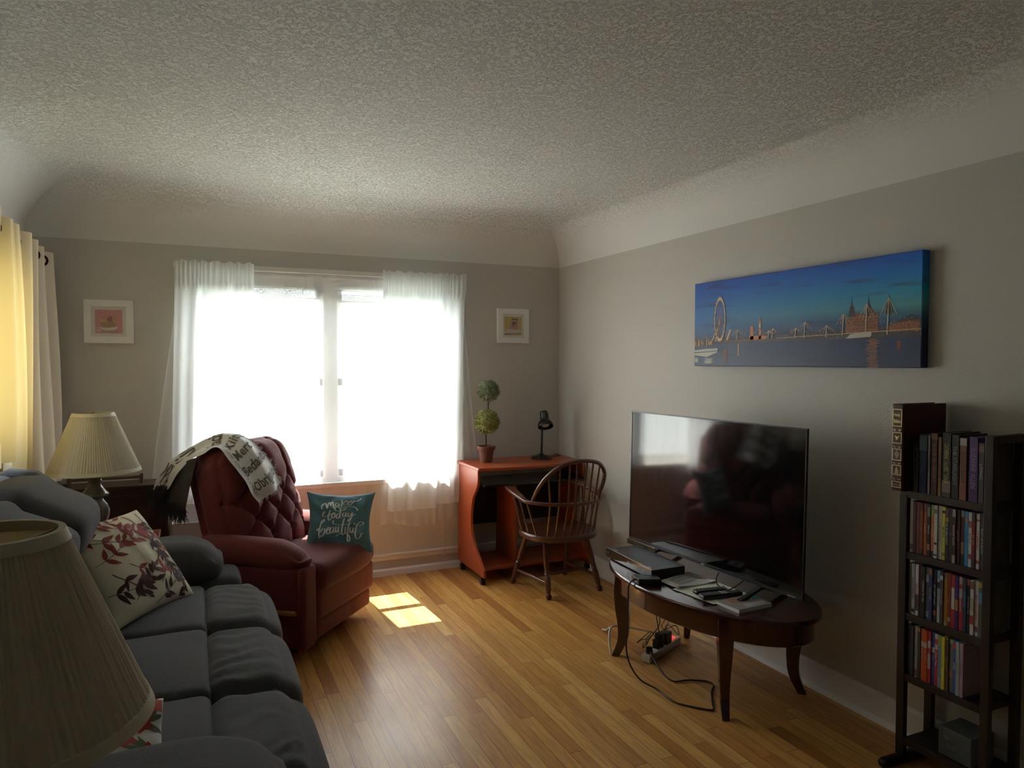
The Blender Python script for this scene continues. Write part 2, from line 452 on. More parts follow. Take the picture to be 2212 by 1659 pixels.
# ---- window 2 in the left wall
w = MB()
w.box(XL - WT, XL, LY0, LY1, LZ1 - .03, LZ1); w.box(XL - WT, XL, LY0, LY1, LZ0, LZ0 + .03)
w.box(XL - WT, XL, LY0, LY0 + .03, LZ0, LZ1); w.box(XL - WT, XL, LY1 - .03, LY1, LZ0, LZ1); w.box(XL - WT + .02, XL - .02, 3.45, 3.49, LZ0, LZ1)
w.box(XL, XL + .016, LY0 - .07, LY1 + .07, LZ1, LZ1 + .06); w.box(XL, XL + .016, LY0 - .07, LY0, LZ0, LZ1); w.box(XL, XL + .016, LY1, LY1 + .07, LZ0, LZ1)
w.box(XL, XL + .03, LY0 - .08, LY1 + .08, LZ0 - .03, LZ0)
win2 = struct('window_2', w, M_WHITE)
g = MB(); g.box(XL - .06, XL - .056, LY0 + .03, 3.45, LZ0 + .03, LZ1 - .03); g.box(XL - .06, XL - .056, 3.49, LY1 - .03, LZ0 + .03, LZ1 - .03)
obj('pane', g, M_GLASS, win2)

# ================================================================== CURTAINS
M_CURT = mat('white_cotton_curtain', (.86, .87, .87), .8, bump=(700, .2, 1), trans=((.92, .94, .95), .5))
M_SHEER = mat('white_voile', (.9, .9, .9), .8, trans=((.95, .95, .95), .5), alpha=.50)
M_CREAM = mat('cream_lined_curtain', (.80, .72, .58), .7, bump=(500, .15, 1), trans=((.80, .56, .18), .26))
M_BRONZE = mat('dark_bronze', (.05, .03, .025), .3, metal=.8)

def drape(mb, y, top, bot, zt, zb, nf, amp, seed, nu=150, nv=60, hem=None, gather=True):
    """cloth hung on a rod: top=(x0,x1), bot=(x0,x1); nf folds"""
    rr = random.Random(seed); ph = [rr.uniform(0, 6.3) for _ in range(6)]
    def fn(u, v):
        x0 = top[0] + (bot[0] - top[0]) * sstep(0, 1, v) ** .8; x1 = top[1] + (bot[1] - top[1]) * v
        uu = u + .022 * sin(u * 9 + ph[0]) + .015 * sin(u * 17 + v * 1.5 + ph[1])
        uu = max(0, min(1, uu)) if 0 < u < 1 else u
        x = x0 + (x1 - x0) * uu
        z = zt + (zb - zt) * v
        if hem: z += hem(u) * v
        fold = sin(2 * pi * nf * u + ph[2] + .5 * sin(5 * u + ph[3])) * .6 + .4 * sin(2 * pi * nf * 1.73 * u + ph[4] + v)
        env = amp * (.35 + .65 * sstep(0, .35, v))
        yy = y - abs(amp) * 1.1 + fold * env
        if gather and v < .09:   # ruffled header on the rod
            r_ = sin(2 * pi * nf * 5.2 * u + ph[5]) * .006 * (1 if v > .02 else 1.4)
            yy = y - .03 + r_; 
            if v < .035: z += .006 * sin(2 * pi * nf * 2.1 * u + ph[1])
        return (x, min(yy, y - .004), z)
    mb.grid(fn, nu, nv)
    return mb

# curtain rod with its white rail
t = thing('curtain_rod', 'flat white curtain rod across the top of the window', 'curtain rod', (.83, YW - .02, 2.02))
b = MB(); b.box(-.09, 1.745, YW - .062, YW - .052, 2.004, 2.034); obj('rail', b, M_WHITE, t, bevel=.002)
for x in (-.085, .83, 1.735):
    b = MB(); b.box(x - .006, x + .006, YW - .052, YW - .001, 2.008, 2.030); obj('bracket', b, M_WHITE, t)

def white_curtain(top, bot, zb, y, label, seed, nf, hem=None):
    t = thing('window_curtain', label, 'curtain', (sum(top) / 2, y, 2.04), group='white cotton curtains on the window')
    m = drape(MB(), y, top, bot, 2.045, zb, nf, .018, seed, hem=hem); obj('panel', m, M_CURT, t, smooth='all')
    return t
white_curtain((-.083, .356), (-.115, .33), .56, YW - .05, 'white cotton curtain at the left side of the window, behind the red recliner', 3, 3.4)
white_curtain((1.156, 1.74), (1.178, 1.685), .455, YW - .05, 'white cotton curtain at the right side of the window, above the desk', 9, 4.3, hem=lambda u: -.012 if u < .68 else .012)
def sheer(top, bot, zb, label, seed, nf, hem):
    t = thing('sheer_curtain', label, 'sheer curtain', (sum(top) / 2, YW - .02, 2.0), group='voile sheers against the window')
    m = drape(MB(), YW - .012, top, bot, 2.0, zb, nf, .009, seed, hem=hem, gather=False); obj('panel', m, M_SHEER, t, smooth='all')
    return t
sheer((-.07, 1.14), (-.235, 1.17), .40, 'long translucent voile flaring left past the white curtain, down to the chest', 5, 9, lambda u: .03 * sin(u * 15))
sheer((1.12, 1.72), (1.14, 1.875), .335, 'long translucent voile hanging below the right white curtain to the desk', 6, 6, lambda u: .022 * sin(u * 9 + 1))
# hanging pull cord
t = thing('pull_cord', 'thin white pull cord with a small tassel hanging beside the desk', 'cord', (1.585, YW - .075, .1))
b = MB(); b.tube([(1.585, YW - .03, .62), (1.587, YW - .03, .4), (1.586, YW - .03, .13)], .0016, 6); obj('cord', b, M_OFFW, t)
b = MB(); b.lathe([(.002, .135), (.009, .125), (.010, .10), (.005, .096)], (1.586, YW - .03, 0), 12); obj('tassel', b, M_OFFW, t, smooth=True)

# left wall: dark rod, grommet curtain
t = thing('curtain_pole', 'dark bronze curtain pole along the left wall above the sofa', 'curtain pole', (XL + .10, 3.3, 1.985))
b = MB(); b.tube([(XL + .115, 1.7, 1.985), (XL + .115, 4.60, 1.985)], .011, 12); obj('pole', b, M_BRONZE, t, smooth=True)
b = MB(); b.lathe([(.011, 0), (.018, .008), (.022, .022), (.016, .036), (.002, .04)], (XL + .115, 4.60, 1.985), 16, Matrix.Rotation(-pi / 2, 3, 'X')); obj('finial', b, M_BRONZE, t, smooth=True)
b = MB(); b.box(XL, XL + .115, 4.02, 4.035, 1.975, 1.99); b.box(XL, XL + .115, 1.82, 1.835, 1.975, 1.99); obj('bracket', b, M_BRONZE, t)
def grommet_curtain(y0, y1, nf, label, seed, hemz=.80):
    t = thing('grommet_curtain', label, 'curtain', (XL + .115, (y0 + y1) / 2, 2.0), group='cream grommet curtains of the side window')
    rr = random.Random(seed); p1 = rr.uniform(0, 6)
    def fn(u, v):
        a = 2 * pi * nf * u
        amp = .052 + .012 * sin(v * 2.2 + p1) 
        x = XL + .125 + amp * (sin(a) + .16 * sin(3 * a)) * (1 - .12 * v) + .012 * sin(v * 3 + u * 6)
        y = y0 + (y1 - y0) * (u + .3 / nf * sin(2 * a) / (2 * pi)) + .02 * sin(v * 2 + u * 9) * v
        return (x, min(y, 4.655), 2.035 + (hemz - 2.035) * v)
    m = MB().grid(fn, 260, 40); obj('panel', m, M_CREAM, t, smooth='all')
    for k in range(int(nf * 2)):
        u = (k + .5) / (nf * 2) 
        c = fn(k / (nf * 2) + .0, .025)
        g = MB(); a0 = Vector((XL + .115, c[1], 1.985))
        ring = [a0 + Vector((sin(q) * .027 * .35, .0, 0)) + Vector((cos(q) * .0, cos(q) * .003, 0)) for q in [0]]
        pts = [a0 + Vector((cos(q) * .027, sin(q) * .004, sin(q) * .027)) for q in [2 * pi * j / 20 for j in range(20)]]
        g.tube(pts, .006, 6, closed=True); obj('grommet', g, M_BRONZE, t, smooth=True)
    return t
grommet_curtain(3.60, 4.60, 4.5, 'cream grommet curtain at the far end of the left wall', 2)
grommet_curtain(2.98, 3.585, 2.5, 'cream grommet curtain nearest the viewer, barely inside the left frame edge', 4, 1.035)

# ================================================================== SOFA
SX0 = XL + .045
sofa = thing('reclining_sofa', 'long charcoal grey three seat reclining sofa with headrest rolls', 'sofa', (-.28, 2.53, 0))
b = MB(); b.soft((-.28, 2.53, .23), (.90, 2.14, .34), .03, 10); b.box(-.62, .10, 1.55, 3.5, .0, .07); obj('frame', b, M_SOFA, sofa, smooth=True)
def wrinkle(p, u, s, k):
    return k * (nz(p.x * 5 + s, p.y * 26, s, 1) * .6 + nz(p.x * 3, p.y * 11 + s, p.z * 9, 1) * .6)
YC = (2.785 + .275, 2.51, 1.96)
YC = (3.055, 2.505, 1.955)
for i, yc in enumerate(YC):
    def fs_(p, u, i=i):
        top = sstep(0, 1, u[2])
        p.z += top * (.025 * (1 - u[1] ** 2) * (1 - .6 * u[0] ** 2)) + top * .004 * nz(p.x * 7, p.y * 7, i)
        return p
    b = MB(); b.soft((-.18, yc, .410), (.44, .549, .15), .032, 22, fs_); obj('seat_cushion', b, M_SOFA, sofa, smooth='all')
    def fp_(p, u, i=i):
        k = 1 - u[1] ** 4
        q = sstep(-1, .2, u[0])
        p.z += sstep(-.2, 1, u[2]) * .018 * k * (1 - (u[0] * .9) ** 2) - .012 * q * sstep(0, 1, u[2])
        p.x += sstep(0, 1, u[0]) * (.022 * k - .03 * abs(u[2]) ** 2)
        w = (sin(p.y * 75 + 3 * nz(p.x * 8, p.y * 5, i) * 2) ** 3) * .0075 * (1 - abs(u[0]) ** 3) * (.4 + nz(p.x * 6, p.y * 9, i * 3.1 + 5))
        p.z += w; p.x += w * .7 * q
        return p
    b = MB(); b.soft((.150, yc, .350), (.290, .550, .27), .085, 40, fp_); obj('footrest_pad', b, M_SOFA, sofa, smooth='all')
    # back: lower pad and headrest roll
    def fb_(p, u, i=i):
        k = 1 - u[1] ** 4
        p.x += sstep(0, 1, u[0]) * (.035 * k * (1 - u[2] ** 2)) + .005 * nz(p.y * 8, p.z * 12, i + 2)
        p.x += -.20 * (p.z + .13)
        return p
    b = MB(); b.soft((-.46, yc, .60), (.24, .55, .32), .09, 24, fb_); obj('back_cushion', b, M_SOFA, sofa, smooth='all')
    def fh_(p, u, i=i):
        k = 1 - abs(u[1]) ** 3
        p.x += sstep(-.3, 1, u[0]) * (.045 * k * (1 - .5 * u[2] ** 2)) - .10 * sstep(.2, 1, u[2]) * sstep(-.5, 1, u[0])
        p.z += sstep(0, 1, u[2]) * .035 * k
        p.x += .006 * nz(p.y * 7, p.z * 16, i * 2.0)
        return p
    b = MB(); b.soft((-.545, yc, .85), (.34, .545, .27), .12, 26, fh_); obj('headrest', b, M_SOFA, sofa, smooth='all')
b = MB(); b.soft((-.73, 2.53, .55), (.13, 2.15, .86), .05, 12); obj('backrest', b, M_SOFA, sofa, smooth=True)
# end wings and arms
for s_, (ya, yb) in enumerate(((3.335, 3.60), (1.41, 1.675))):
    b = MB(); prof = [(-.79, .06), (-.79, .96), (-.70, 1.0), (-.60, .985), (-.50, .90), (-.28, .60), (-.24, .42), (-.24, .06)]
    y0, y1 = (yb - .10, yb - .01) if s_ == 0 else (ya + .01, ya + .10)
    b.prism(prof, 'y', y0, y1); obj('wing', b, M_SOFA, sofa, smooth=True, bevel=.02)
    b = MB(); b.soft(((-.30 + .17) / 2 - .04, (ya + yb) / 2, .28), (.60, yb - ya - .01, .44), .05, 14); obj('arm_side', b, M_SOFA, sofa, smooth='all')
    def fa_(p, u, s_=s_):
        p.z += sstep(0, 1, u[2]) * .02 * (1 - u[0] ** 2) + .004 * nz(p.x * 8, p.y * 8, s_ + 4)
        p.z += -.03 * sstep(.3, 1, u[0]) * sstep(-.2, 1, u[2])
        return p
    b = MB(); b.soft((-.115 if s_ == 0 else -.08, (ya + yb) / 2, .548), (.47 if s_ == 0 else .52, yb - ya + .015, .185), .088, 24, fa_); obj('armrest', b, M_SOFA, sofa, smooth='all')

# ================================================================== PILLOWS
def pillow_surface(c, right, up, w, h, T, pinch=.07, seed=0, wr=.004):
    c, right, up = Vector(c), Vector(right).normalized(), Vector(up)
    up = (up - right * up.dot(right)).normalized(); n = right.cross(up)
    def S(u, v, side=1, lift=0):
        px_ = u * (w / 2) * (1 - pinch * (1 - v * v)); py_ = v * (h / 2) * (1 - pinch * (1 - u * u))
        e = max(0, (1 - u * u)) ** .5 * max(0, (1 - v * v)) ** .5
        th = T * e ** .85 + wr * nz(u * 3.2, v * 3.2, seed + side) * 2 * e ** .5 + wr * .7 * sin((u + v) * 9 + seed) * e * abs(u * v)
        return c + right * px_ + up * py_ + n * (side * (th + .001) + lift)
    return S, n
def build_pillow(S, nn=44):
    b = MB(); f = lambda t: sin((t * 2 - 1) * pi / 2)
    b.grid(lambda a, q: S(f(a), f(q), 1), nn, nn)
    b2 = MB(); b2.grid(lambda a, q: S(f(1 - a), f(q), -1), nn, nn)
    b.add(b2.v, b2.f)
    return b
def ribbon(mb, pts, wid, S, lift=.0012, seg=4):
    """brush stroke on a pillow face; pts in (u,v)"""
    P = smoothline([(p[0], p[1], 0) for p in pts], seg)
    L = []; 
    for i, p in enumerate(P):
        t = (P[min(i + 1, len(P) - 1)] - P[max(i - 1, 0)]); t = t.normalized() if t.length > 1e-9 else Vector((1, 0, 0))
        n = Vector((-t.y, t.x, 0)); w = wid * (.32 + .68 * abs(t.y) ** 1.5)
        L.append((p + n * w, p - n * w))
    vs = []; 
    for a, q in L: vs += [S(a.x, a.y, 1, lift), S(q.x, q.y, 1, lift)]
    mb.add(vs, [(2 * i, 2 * i + 1, 2 * i + 3, 2 * i + 2) for i in range(len(L) - 1)])
def leaf(mb, x, y, ang, L, W, S, lift=.001):
    ca, sa = cos(ang), sin(ang); n = 6; vs = []; 
    def Q(a, q): return S(max(-.985, min(.985, x + a * ca - q * sa)), max(-.985, min(.985, y + a * sa + q * ca)), 1, lift)
    for i in range(n + 1):
        t = i / n; w = W * sin(pi * t ** .8) * (1 - .25 * t)
        for k in (-1, -.5, 0, .5, 1): vs.append(Q(L * t, w * k))
    mb.add(vs, [(5 * i + k, 5 * i + k + 1, 5 * i + k + 6, 5 * i + k + 5) for i in range(n) for k in range(4)])

# leaf print pillow
M_IVORY = mat('ivory_linen', (.62, .58, .44), .85, bump=(500, .3, 2), sheen=.2)
M_LEAFR = mat('rust_print', (.22, .022, .014), .85)
M_LEAFD = mat('maroon_print', (.045, .010, .012), .85)
S, n_ = pillow_surface((-.235, 3.07, .665), (.575, .818, -.02), (-.50, .365, .785), .43, .43, .075, seed=2)
t = thing('leaf_print_pillow', 'ivory throw pillow with rust and maroon leaf sprigs at the far sofa end', 'pillow', (-.2, 3.09, .47))
p_ = obj('cover', build_pillow(S), M_IVORY, t, smooth='all')
red, dark = MB(), MB(); rr = random.Random(5)
def sprig(x, y, ang, L, mbl, mbs, n=4, size=.17, bend=.4):
    pts = []; a = ang; px_, py_ = x, y
    for i in range(n * 2 + 1):
        pts.append((px_, py_)); px_ += cos(a) * L * 1.2 / (n * 2); py_ += sin(a) * L * 1.2 / (n * 2); a += bend / (n * 2)
    pts = [(max(-.97, min(.97, q[0])), max(-.97, min(.97, q[1]))) for q in pts]
    ribbon(mbs, pts, .012, S, seg=2)
    for i in range(1, n * 2 + 1):
        if i % 2 == 0 or i == n * 2 or rr.random() < .32:
            for sg in ((-1, 1) if i < n * 2 else (0,)):
                if rr.random() < .12: continue
                leaf(mbl, pts[i][0], pts[i][1], ang + bend * i / (n * 2) + sg * rr.uniform(.6, 1.0), size * rr.uniform(.95, 1.4), size * rr.uniform(.20, .28), S)
sprig(-.85, .55, -.35, 1.0, red, dark, 4, .24, .5); sprig(-.1, .25, .35, .75, red, red, 3, .22, -.5)
sprig(.35, .93, -1.2, .55, red, red, 3, .22); sprig(.75, .9, -1.75, 1.2, dark, dark, 6, .17, .2)
sprig(.15, -.65, .75, .95, red, dark, 4, .24, .2); sprig(.85, -.15, -1.9, .85, dark, dark, 5, .17, .3)
sprig(-.75, -.15, -.9, .6, dark, dark, 3, .2, .1); sprig(-.55, -.75, .5, .7, dark, dark, 4, .2, .1)
sprig(-.9, .1, .1, .5, red, dark, 3, .22); sprig(-.1, -.95, .3, .8, dark, dark, 4, .18, .3); sprig(-.5, .85, -.1, .5, red, red, 3, .20)
sprig(.45, .3, -1.3, .7, dark, dark, 4, .18, -.2); sprig(-.35, -.1, -.7, .5, red, dark, 3, .22)
sprig(.6, -.75, .4, .35, dark, dark, 3, .15); sprig(-.95, -.45, -.3, .8, dark, dark, 4, .24, .4); sprig(-.95, .8, -.7, .7, red, dark, 3, .24); sprig(-.2, .75, -.5, .5, red, red, 3, .2); sprig(.55, -.35, 1.4, .5, dark, dark, 3, .2)
obj('rust_leaves', red, M_LEAFR, p_, smooth='all'); obj('maroon_leaves', dark, M_LEAFD, p_, smooth='all')

# floral pillow by the near arm
M_WHITEC = mat('white_satin_cover', (.70, .70, .66), .6, bump=(300, .3, 2))
S, n_ = pillow_surface((-.245, 1.755, .548), (.93, .20, -.16), (-.20, .70, .55), .38, .34, .06, seed=8, wr=.008)
t = thing('floral_pillow', 'white throw pillow with red and green flowers, half hidden under the near lampshade', 'pillow', (-.2, 1.93, .47))
p_ = obj('cover', build_pillow(S), M_WHITEC, t, smooth='all')
red, dark = MB(), MB(); rr = random.Random(15)
for k in range(8):
    x, y = ((.72, .55), (.80, .10), (.45, .75), (.9, .85), (.5, .3))[k] if k < 5 else (rr.uniform(-.8, .8), rr.uniform(-.8, .8)); a = rr.uniform(0, 6)
    for j in range(5): leaf(red, x, y, a + j * 2 * pi / 5, .17, .075, S, .0014)
    for j in range(3): leaf(dark, x, y, a + rr.uniform(0, 6), rr.uniform(.25, .38), .05, S)
obj('red_flowers', red, mat('poppy_print', (.42, .05, .03), .8), p_, smooth='all'); obj('green_leaves', dark, mat('sage_print', (.10, .16, .09), .8), p_, smooth='all')

# teal lettered pillow
M_TEAL = mat('teal_canvas', (.11, .255, .32), .85, sheen=.3, bump=(400, .3, 2))
S, n_ = pillow_surface((.735, 3.935, .562), (.972, -.215, -.05), (-.02, .34, .93), .375, .335, .05, pinch=.14, seed=4, wr=.009)
t = thing('teal_pillow', 'teal throw pillow lettered in white script, standing on the red recliner seat', 'pillow', (.73, 3.93, .42))
p_ = obj('cover', build_pillow(S), M_TEAL, t, smooth='all')
STR = '''560,530 540,500 555,450 610,400 655,385 670,430 690,510|690,510 705,440 740,375 768,360 778,400 788,445|788,445 800,380 838,340 852,400 865,485 900,480
990,375 940,370 908,420 940,455 990,430 1000,380 1005,430 1040,425|1082,285 1078,370 1072,465|1075,400 1150,330 1205,305 1190,350 1105,385 1150,412 1215,390
1250,370 1330,345 1325,312 1262,335 1240,390 1300,415 1390,340 1395,315 1450,330 1540,300 1572,265
778,540 735,640 722,740 755,775 800,740|630,580 580,620 575,685 660,685 800,630 900,590|885,605 830,640 825,715 875,725 912,660 885,605
1035,620 970,630 948,700 985,735 1040,690|1060,500 1050,600 1042,700 1090,722|1060,510 985,462 908,480 915,540 1020,562 1130,540 1210,485
1190,602 1130,612 1118,670 1165,692 1208,640|1212,600 1212,680 1250,682|1285,600 1268,650 1300,692 1360,625|1385,590 1370,690 1340,765 1300,802 1290,765 1380,690 1430,635 1480,650
1090,485 1250,452 1430,470 1520,530 1490,555
620,745 545,800 510,930 505,1060 540,1165|620,745 605,795 530,850|540,1030 600,960 660,985 640,1085 585,1132 560,1110|480,940 430,990 500,960
710,1010 768,975 758,932 716,960 706,1050 755,1085 800,1045|862,930 812,950 798,1035 838,1062 882,1000|888,930 888,1040 930,1055
960,920 942,1010 970,1052 1010,1000|1025,920 1020,1035 1060,1052|1175,725 1132,900 1115,1060 1140,1112 1182,1080|885,780 858,830 920,868 1100,882 1300,872
1225,930 1205,1040 1240,1072|1375,825 1318,855 1288,960 1270,1120 1270,1220 1300,1252 1332,1200 1310,1115 1240,1080 1080,1085 960,1140
1350,930 1338,1020 1370,1052 1420,990|1432,930 1422,1040 1455,1052|1605,815 1540,870 1500,980 1480,1100 1520,1172 1590,1150 1642,1080 1612,1052 1650,1072 1700,1040|1605,815 1690,795 1715,840 1600,882 1480,862 1450,828'''
b = MB()
for line in STR.split('\n'):
    for st in line.split('|'):
        pts = [tuple(map(float, q.split(','))) for q in st.split()]
        ribbon(b, [((x - 1050) / 850, -(y - 790) / 620) for x, y in pts], .021, S, lift=.0015, seg=5)
obj('script_lettering', b, mat('white_print', (.85, .88, .88), .7), p_, smooth='all')

# ================================================================== RED RECLINER
ang = atan2(-.654, .757)
rec = thing('recliner', 'burgundy velour recliner with a button tufted back, angled before the window', 'recliner', (.44, 3.965, 0), ang)
# local: +X forward, +Y far side
def part(name, b, m=M_RED, sm='all', **k): return obj(name, b, m, rec, smooth=sm, local=True, **k)
b = MB(); b.soft((.0, 0, .20), (.62, .66, .28), .04, 10); b.box(-.26, .24, -.26, .26, 0, .07); part('base', b, sm=True)
b = MB(); b.soft((.08, .03, .375), (.60, .56, .15), .055, 26, lambda p, u: p + Vector((.02 * sstep(0, 1, u[0]) * (1 - u[1] ** 2), 0, .022 * (1 - u[0] ** 2) * (1 - u[1] ** 2) * sstep(0, 1, u[2])))); part('seat', b)
# T shaped front lip and foot panels
b = MB(); b.soft((.30, .05, .375), (.15, .61, .145), .06, 20); part('seat_lip', b)
b = MB(); b.soft((.30, .045, .245), (.13, .595, .17), .035, 26, lambda p, u: p + Vector((sstep(.5, 1, u[0]) * (-.012 * math.exp(-((u[1] + .15) / .03) ** 2) - .010 * math.exp(-((u[1] - .55) / .03) ** 2)), 0, 0))); part('footrest_panel', b)
b = MB(); b.soft((.285, .045, .115), (.12, .58, .11), .03, 26, lambda p, u: p + Vector((sstep(.5, 1, u[0]) * (-.012 * math.exp(-((u[1] + .15) / .03) ** 2) - .008 * math.exp(-((u[1] - .2) / .03) ** 2)), 0, 0))); part('footrest_panel', b)
# arms
for sg, x1 in ((-1, .355), (1, .20)):
    yc = sg * .315; L = x1 + .28
    b = MB(); b.soft(((x1 - .28) / 2, yc, .27), (L - .02, .125, .42), .045, 18); part('arm_side', b)
    def fa2(p, u, sg=sg):
        fr = sstep(.45, 1, u[0])
        p.z -= fr * .05 * sstep(-.5, 1, u[2]); p.y *= 1 - .12 * fr
        p.z += .006 * (1 - u[0] ** 2) * sstep(0, 1, u[2])
        return p
    b = MB(); b.soft(((x1 - .28) / 2, yc, .50), (L + .01, .155, .15), .072, 26, fa2); part('armrest', b)
    b = MB(); b.soft((x1 - .012, yc, .26), (.045, .115, .40), .02, 12); part('arm_front', b)
# tufted back
TILT = radians(-15)
BW, BH, BT = .57, .68, .19
BTN = [(-.62, -.02), (-.21, -.02), (.21, -.02), (.62, -.02), (-.42, -.30), (0, -.30), (.42, -.30), (-.62, -.58), (-.21, -.58), (.21, -.58), (.62, -.58)]
BTN = [(-.78, .04), (-.26, .04), (.26, .04), (.78, .04), (-.52, -.24), (0, -.24), (.52, -.24), (-.78, -.52), (-.26, -.52), (.26, -.52), (.78, -.52), (-.52, .34), (0, .34), (.52, .34)]
def seg_d(px_, py_, a, q):
    ax_, ay_ = a; bx_, by_ = q; dx, dy = bx_ - ax_, by_ - ay_
    t_ = max(0, min(1, ((px_ - ax_) * dx + (py_ - ay_) * dy) / (dx * dx + dy * dy))); return sqrt((px_ - ax_ - t_ * dx) ** 2 + (py_ - ay_ - t_ * dy) ** 2)
SEG = [(a_, b_) for a_ in BTN for b_ in BTN if a_[1] > b_[1] and .2 < abs(a_[0] - b_[0]) < .3 and .2 < a_[1] - b_[1] < .35]
SEG += [((x_, -.52), (x_ * 1.06, -1.0)) for x_ in (-.78, -.26, .26, .78)] + [((x_, .34), (x_ * 1.06, 1.0)) for x_ in (-.52, 0, .52)] + [((sg * .78, z_), (sg * 1.0, z_ + .04)) for sg in (-1, 1) for z_ in (.04, -.52)]
def fback(p, u):
    f = sstep(.2, 1, u[0])
    if f > 0:
        y, z = u[1], u[2]
        bul = .075 * (1 - abs(y) ** 3) * (1 - abs(z) ** 4)
        d = 0
        for (a, q) in BTN: d += .050 * math.exp(-(((y - a) ** 2 * .9 + (z - q) ** 2 * 1.2) / .0048))
        m = min(seg_d(y, z, a, q) for a, q in SEG)
        d = max(d, .034 * math.exp(-(m / .045) ** 1.1)) + .006 * nz(y * 4, z * 5, 3)
        p.x += f * (bul - d)
    # rounded shoulders, head end set back
    s_ = sstep(.55, 1, abs(u[1]))
    p.z -= s_ * s_ * .07 * sstep(.1, 1, u[2])
    p.x -= .012 * sstep(.3, 1, abs(u[1])) * f
    p.y *= 1 + .05 * (1 - u[2] ** 2)
    return p
MBK = Matrix.Rotation(TILT, 3, 'Y')
b = MB(); b.soft((-.19, 0, .685), (BT, BW + .03, BH), .065, 96, fback, MBK); bk = part('backrest', b)
b = MB(); b.soft((-.275, 0, .64), (.10, BW + .02, .70), .05, 20, lambda p, u: p + Vector((0, 0, -.06 * sstep(.5, 1, abs(u[1])) * sstep(.2, 1, u[2]))), MBK); part('back_shell', b)
b = MB()
for (y, z) in BTN:
    q = MBK @ Vector((BT / 2 + .032 * (1 - abs(y) ** 3) * (1 - abs(z) ** 4) - .010, y * BW / 2, z * BH / 2)) + Vector((-.19, 0, .685))
    b.soft(q, (.012, .022, .022), .006, 5)
# lever
b = MB(); b.tube([(.20, -.385, .245), (.29, -.392, .25), (.33, -.392, .252)], [.010, .013, .011], 12); b.tube([(.20, -.372, .245), (.20, -.40, .245)], .008, 8)
part('lever', b, mat('honey_wood', (.30, .13, .04), .4), sm=True, label='light wooden side lever')

# throw blanket over the back
BL = thing('throw_blanket', 'white throw blanket printed with grey thank-you words, draped over the recliner back', 'blanket', (.25, 4.12, 1.0))
ROWS = [((-.47, -.31, .79), (-.70, -.17, .735)), ((-.40, -.315, .875), (-.64, -.16, .86)), ((-.335, -.31, .935), (-.52, -.15, .955)), ((-.255, -.295, .978), (-.39, -.12, 1.03)), ((-.185, -.285, 1.0), (-.26, -.08, 1.065)),
        ((-.125, -.280, .945), (-.14, -.08, 1.04)), ((-.060, -.268, .865), (-.085, -.05, .965)), ((-.020, -.250, .79), (-.040, -.02, .885)), ((-.005, -.20, .725), (-.015, .01, .795))]
RM = Matrix.Rotation(ang, 3, 'Z'); RO = Vector((.44, 3.965, 0))
def row_interp(t_):
    n = len(ROWS) - 1; k = min(int(t_ * n), n - 1); f = t_ * n - k; out = []
    for s_ in (0, 1):
        P = [Vector(ROWS[max(0, min(n, k + d))][s_]) for d in (-1, 0, 1, 2)]; a, b_, c, d = P
        out.append(.5 * ((2 * b_) + (c - a) * f + (2 * a - 5 * b_ + 4 * c - d) * f * f + (3 * b_ - a - 3 * c + d) * f ** 3))
    return out
def blank(t_, s_, lift=0):
    t_ = max(0, min(.9999, t_)); a, q = row_interp(t_); a2, q2 = row_interp(min(.9999, t_ + .01)); a1, q1 = row_interp(max(0, t_ - .01))
    p = a.lerp(q, s_); tv = a2.lerp(q2, s_) - a1.lerp(q1, s_); nn = (q - a).cross(tv).normalized()
    if nn.z < -.2 and .25 < t_ < .6: nn = -nn
    r_ = .010 * sin(s_ * 9 + t_ * 3) + .012 * nz(t_ * 7, s_ * 3, 2) + .012 * sin(pi * s_)
    return RO + RM @ (p - nn * 0 + BN(t_, s_, nn) * (r_ + lift))
def BN(t_, s_, nn):
    # outward direction: away from the chair back
    a, q = row_interp(t_); c = Vector((-.22, (a.y + q.y) / 2, .72)); d = (a.lerp(q, s_) - c)
    return nn if nn.dot(d) > 0 else -nn
M_THROW = mat('white_woven_throw', (.80, .81, .81), .9, bump=(350, .5, 2), sheen=.3)
M_THROWD = mat('dark_woven_reverse', (.06, .05, .045), .9, bump=(350, .5, 2))
b = MB(); b.grid(lambda s_, t_: blank(t_, s_), 30, 80); cl = obj('cloth', b, M_THROW, BL, smooth='all')
HC = [Vector((-.275, -.320, .965)), Vector((-.56, -.255, .775)), Vector((-.60, -.265, .69)), Vector((-.325, -.345, .68))]
def hang(u, v, o=0): return RO + RM @ (HC[0].lerp(HC[1], u).lerp(HC[3].lerp(HC[2], u), v) + Vector((0, -.010 * sin(u * 10 + v * 2) - .006 + o, .035 * sin(pi * u) * (1 - v))))
b = MB(); b.grid(hang, 24, 24); obj('reverse_side', b, M_THROWD, BL, smooth='all', label='dark reverse of the cloth')
WORDS = [('Gracias', .44, .50, .16, .10), ('Kiitos', .555, .66, .10, .075), ('Merci', .645, .50, .16, .075), ('Bedankt', .755, .56, .135, .085), ('Obrigado', .885, .56, .15, .085),
         ('Xie', .26, .55, .14, .16), ('Takk', .12, .45, .12, .14)]
b = MB()
for (wd, tc_, sc_, hs, ht) in WORDS:
    vs, fs = text_mesh(wd, 1.0, bold=.022); xs = [v[0] for v in vs]; ys = [v[1] for v in vs]; w_ = max(xs) - min(xs)
    # letters run across the cloth width, tops towards the chair top
    sc = .80 / w_ if len(wd) > 5 else .62 / w_
    b.add([blank(tc_ - (y) * ht * 1.15, min(1, max(0, sc_ + (x - (min(xs) + max(xs)) / 2) * sc)), .0022) for x, y in vs], fs)
vs, fs = text_mesh('THANK YOU MULTUMESC', 1.0); xs = [v[0] for v in vs]; w_ = max(xs) - min(xs)
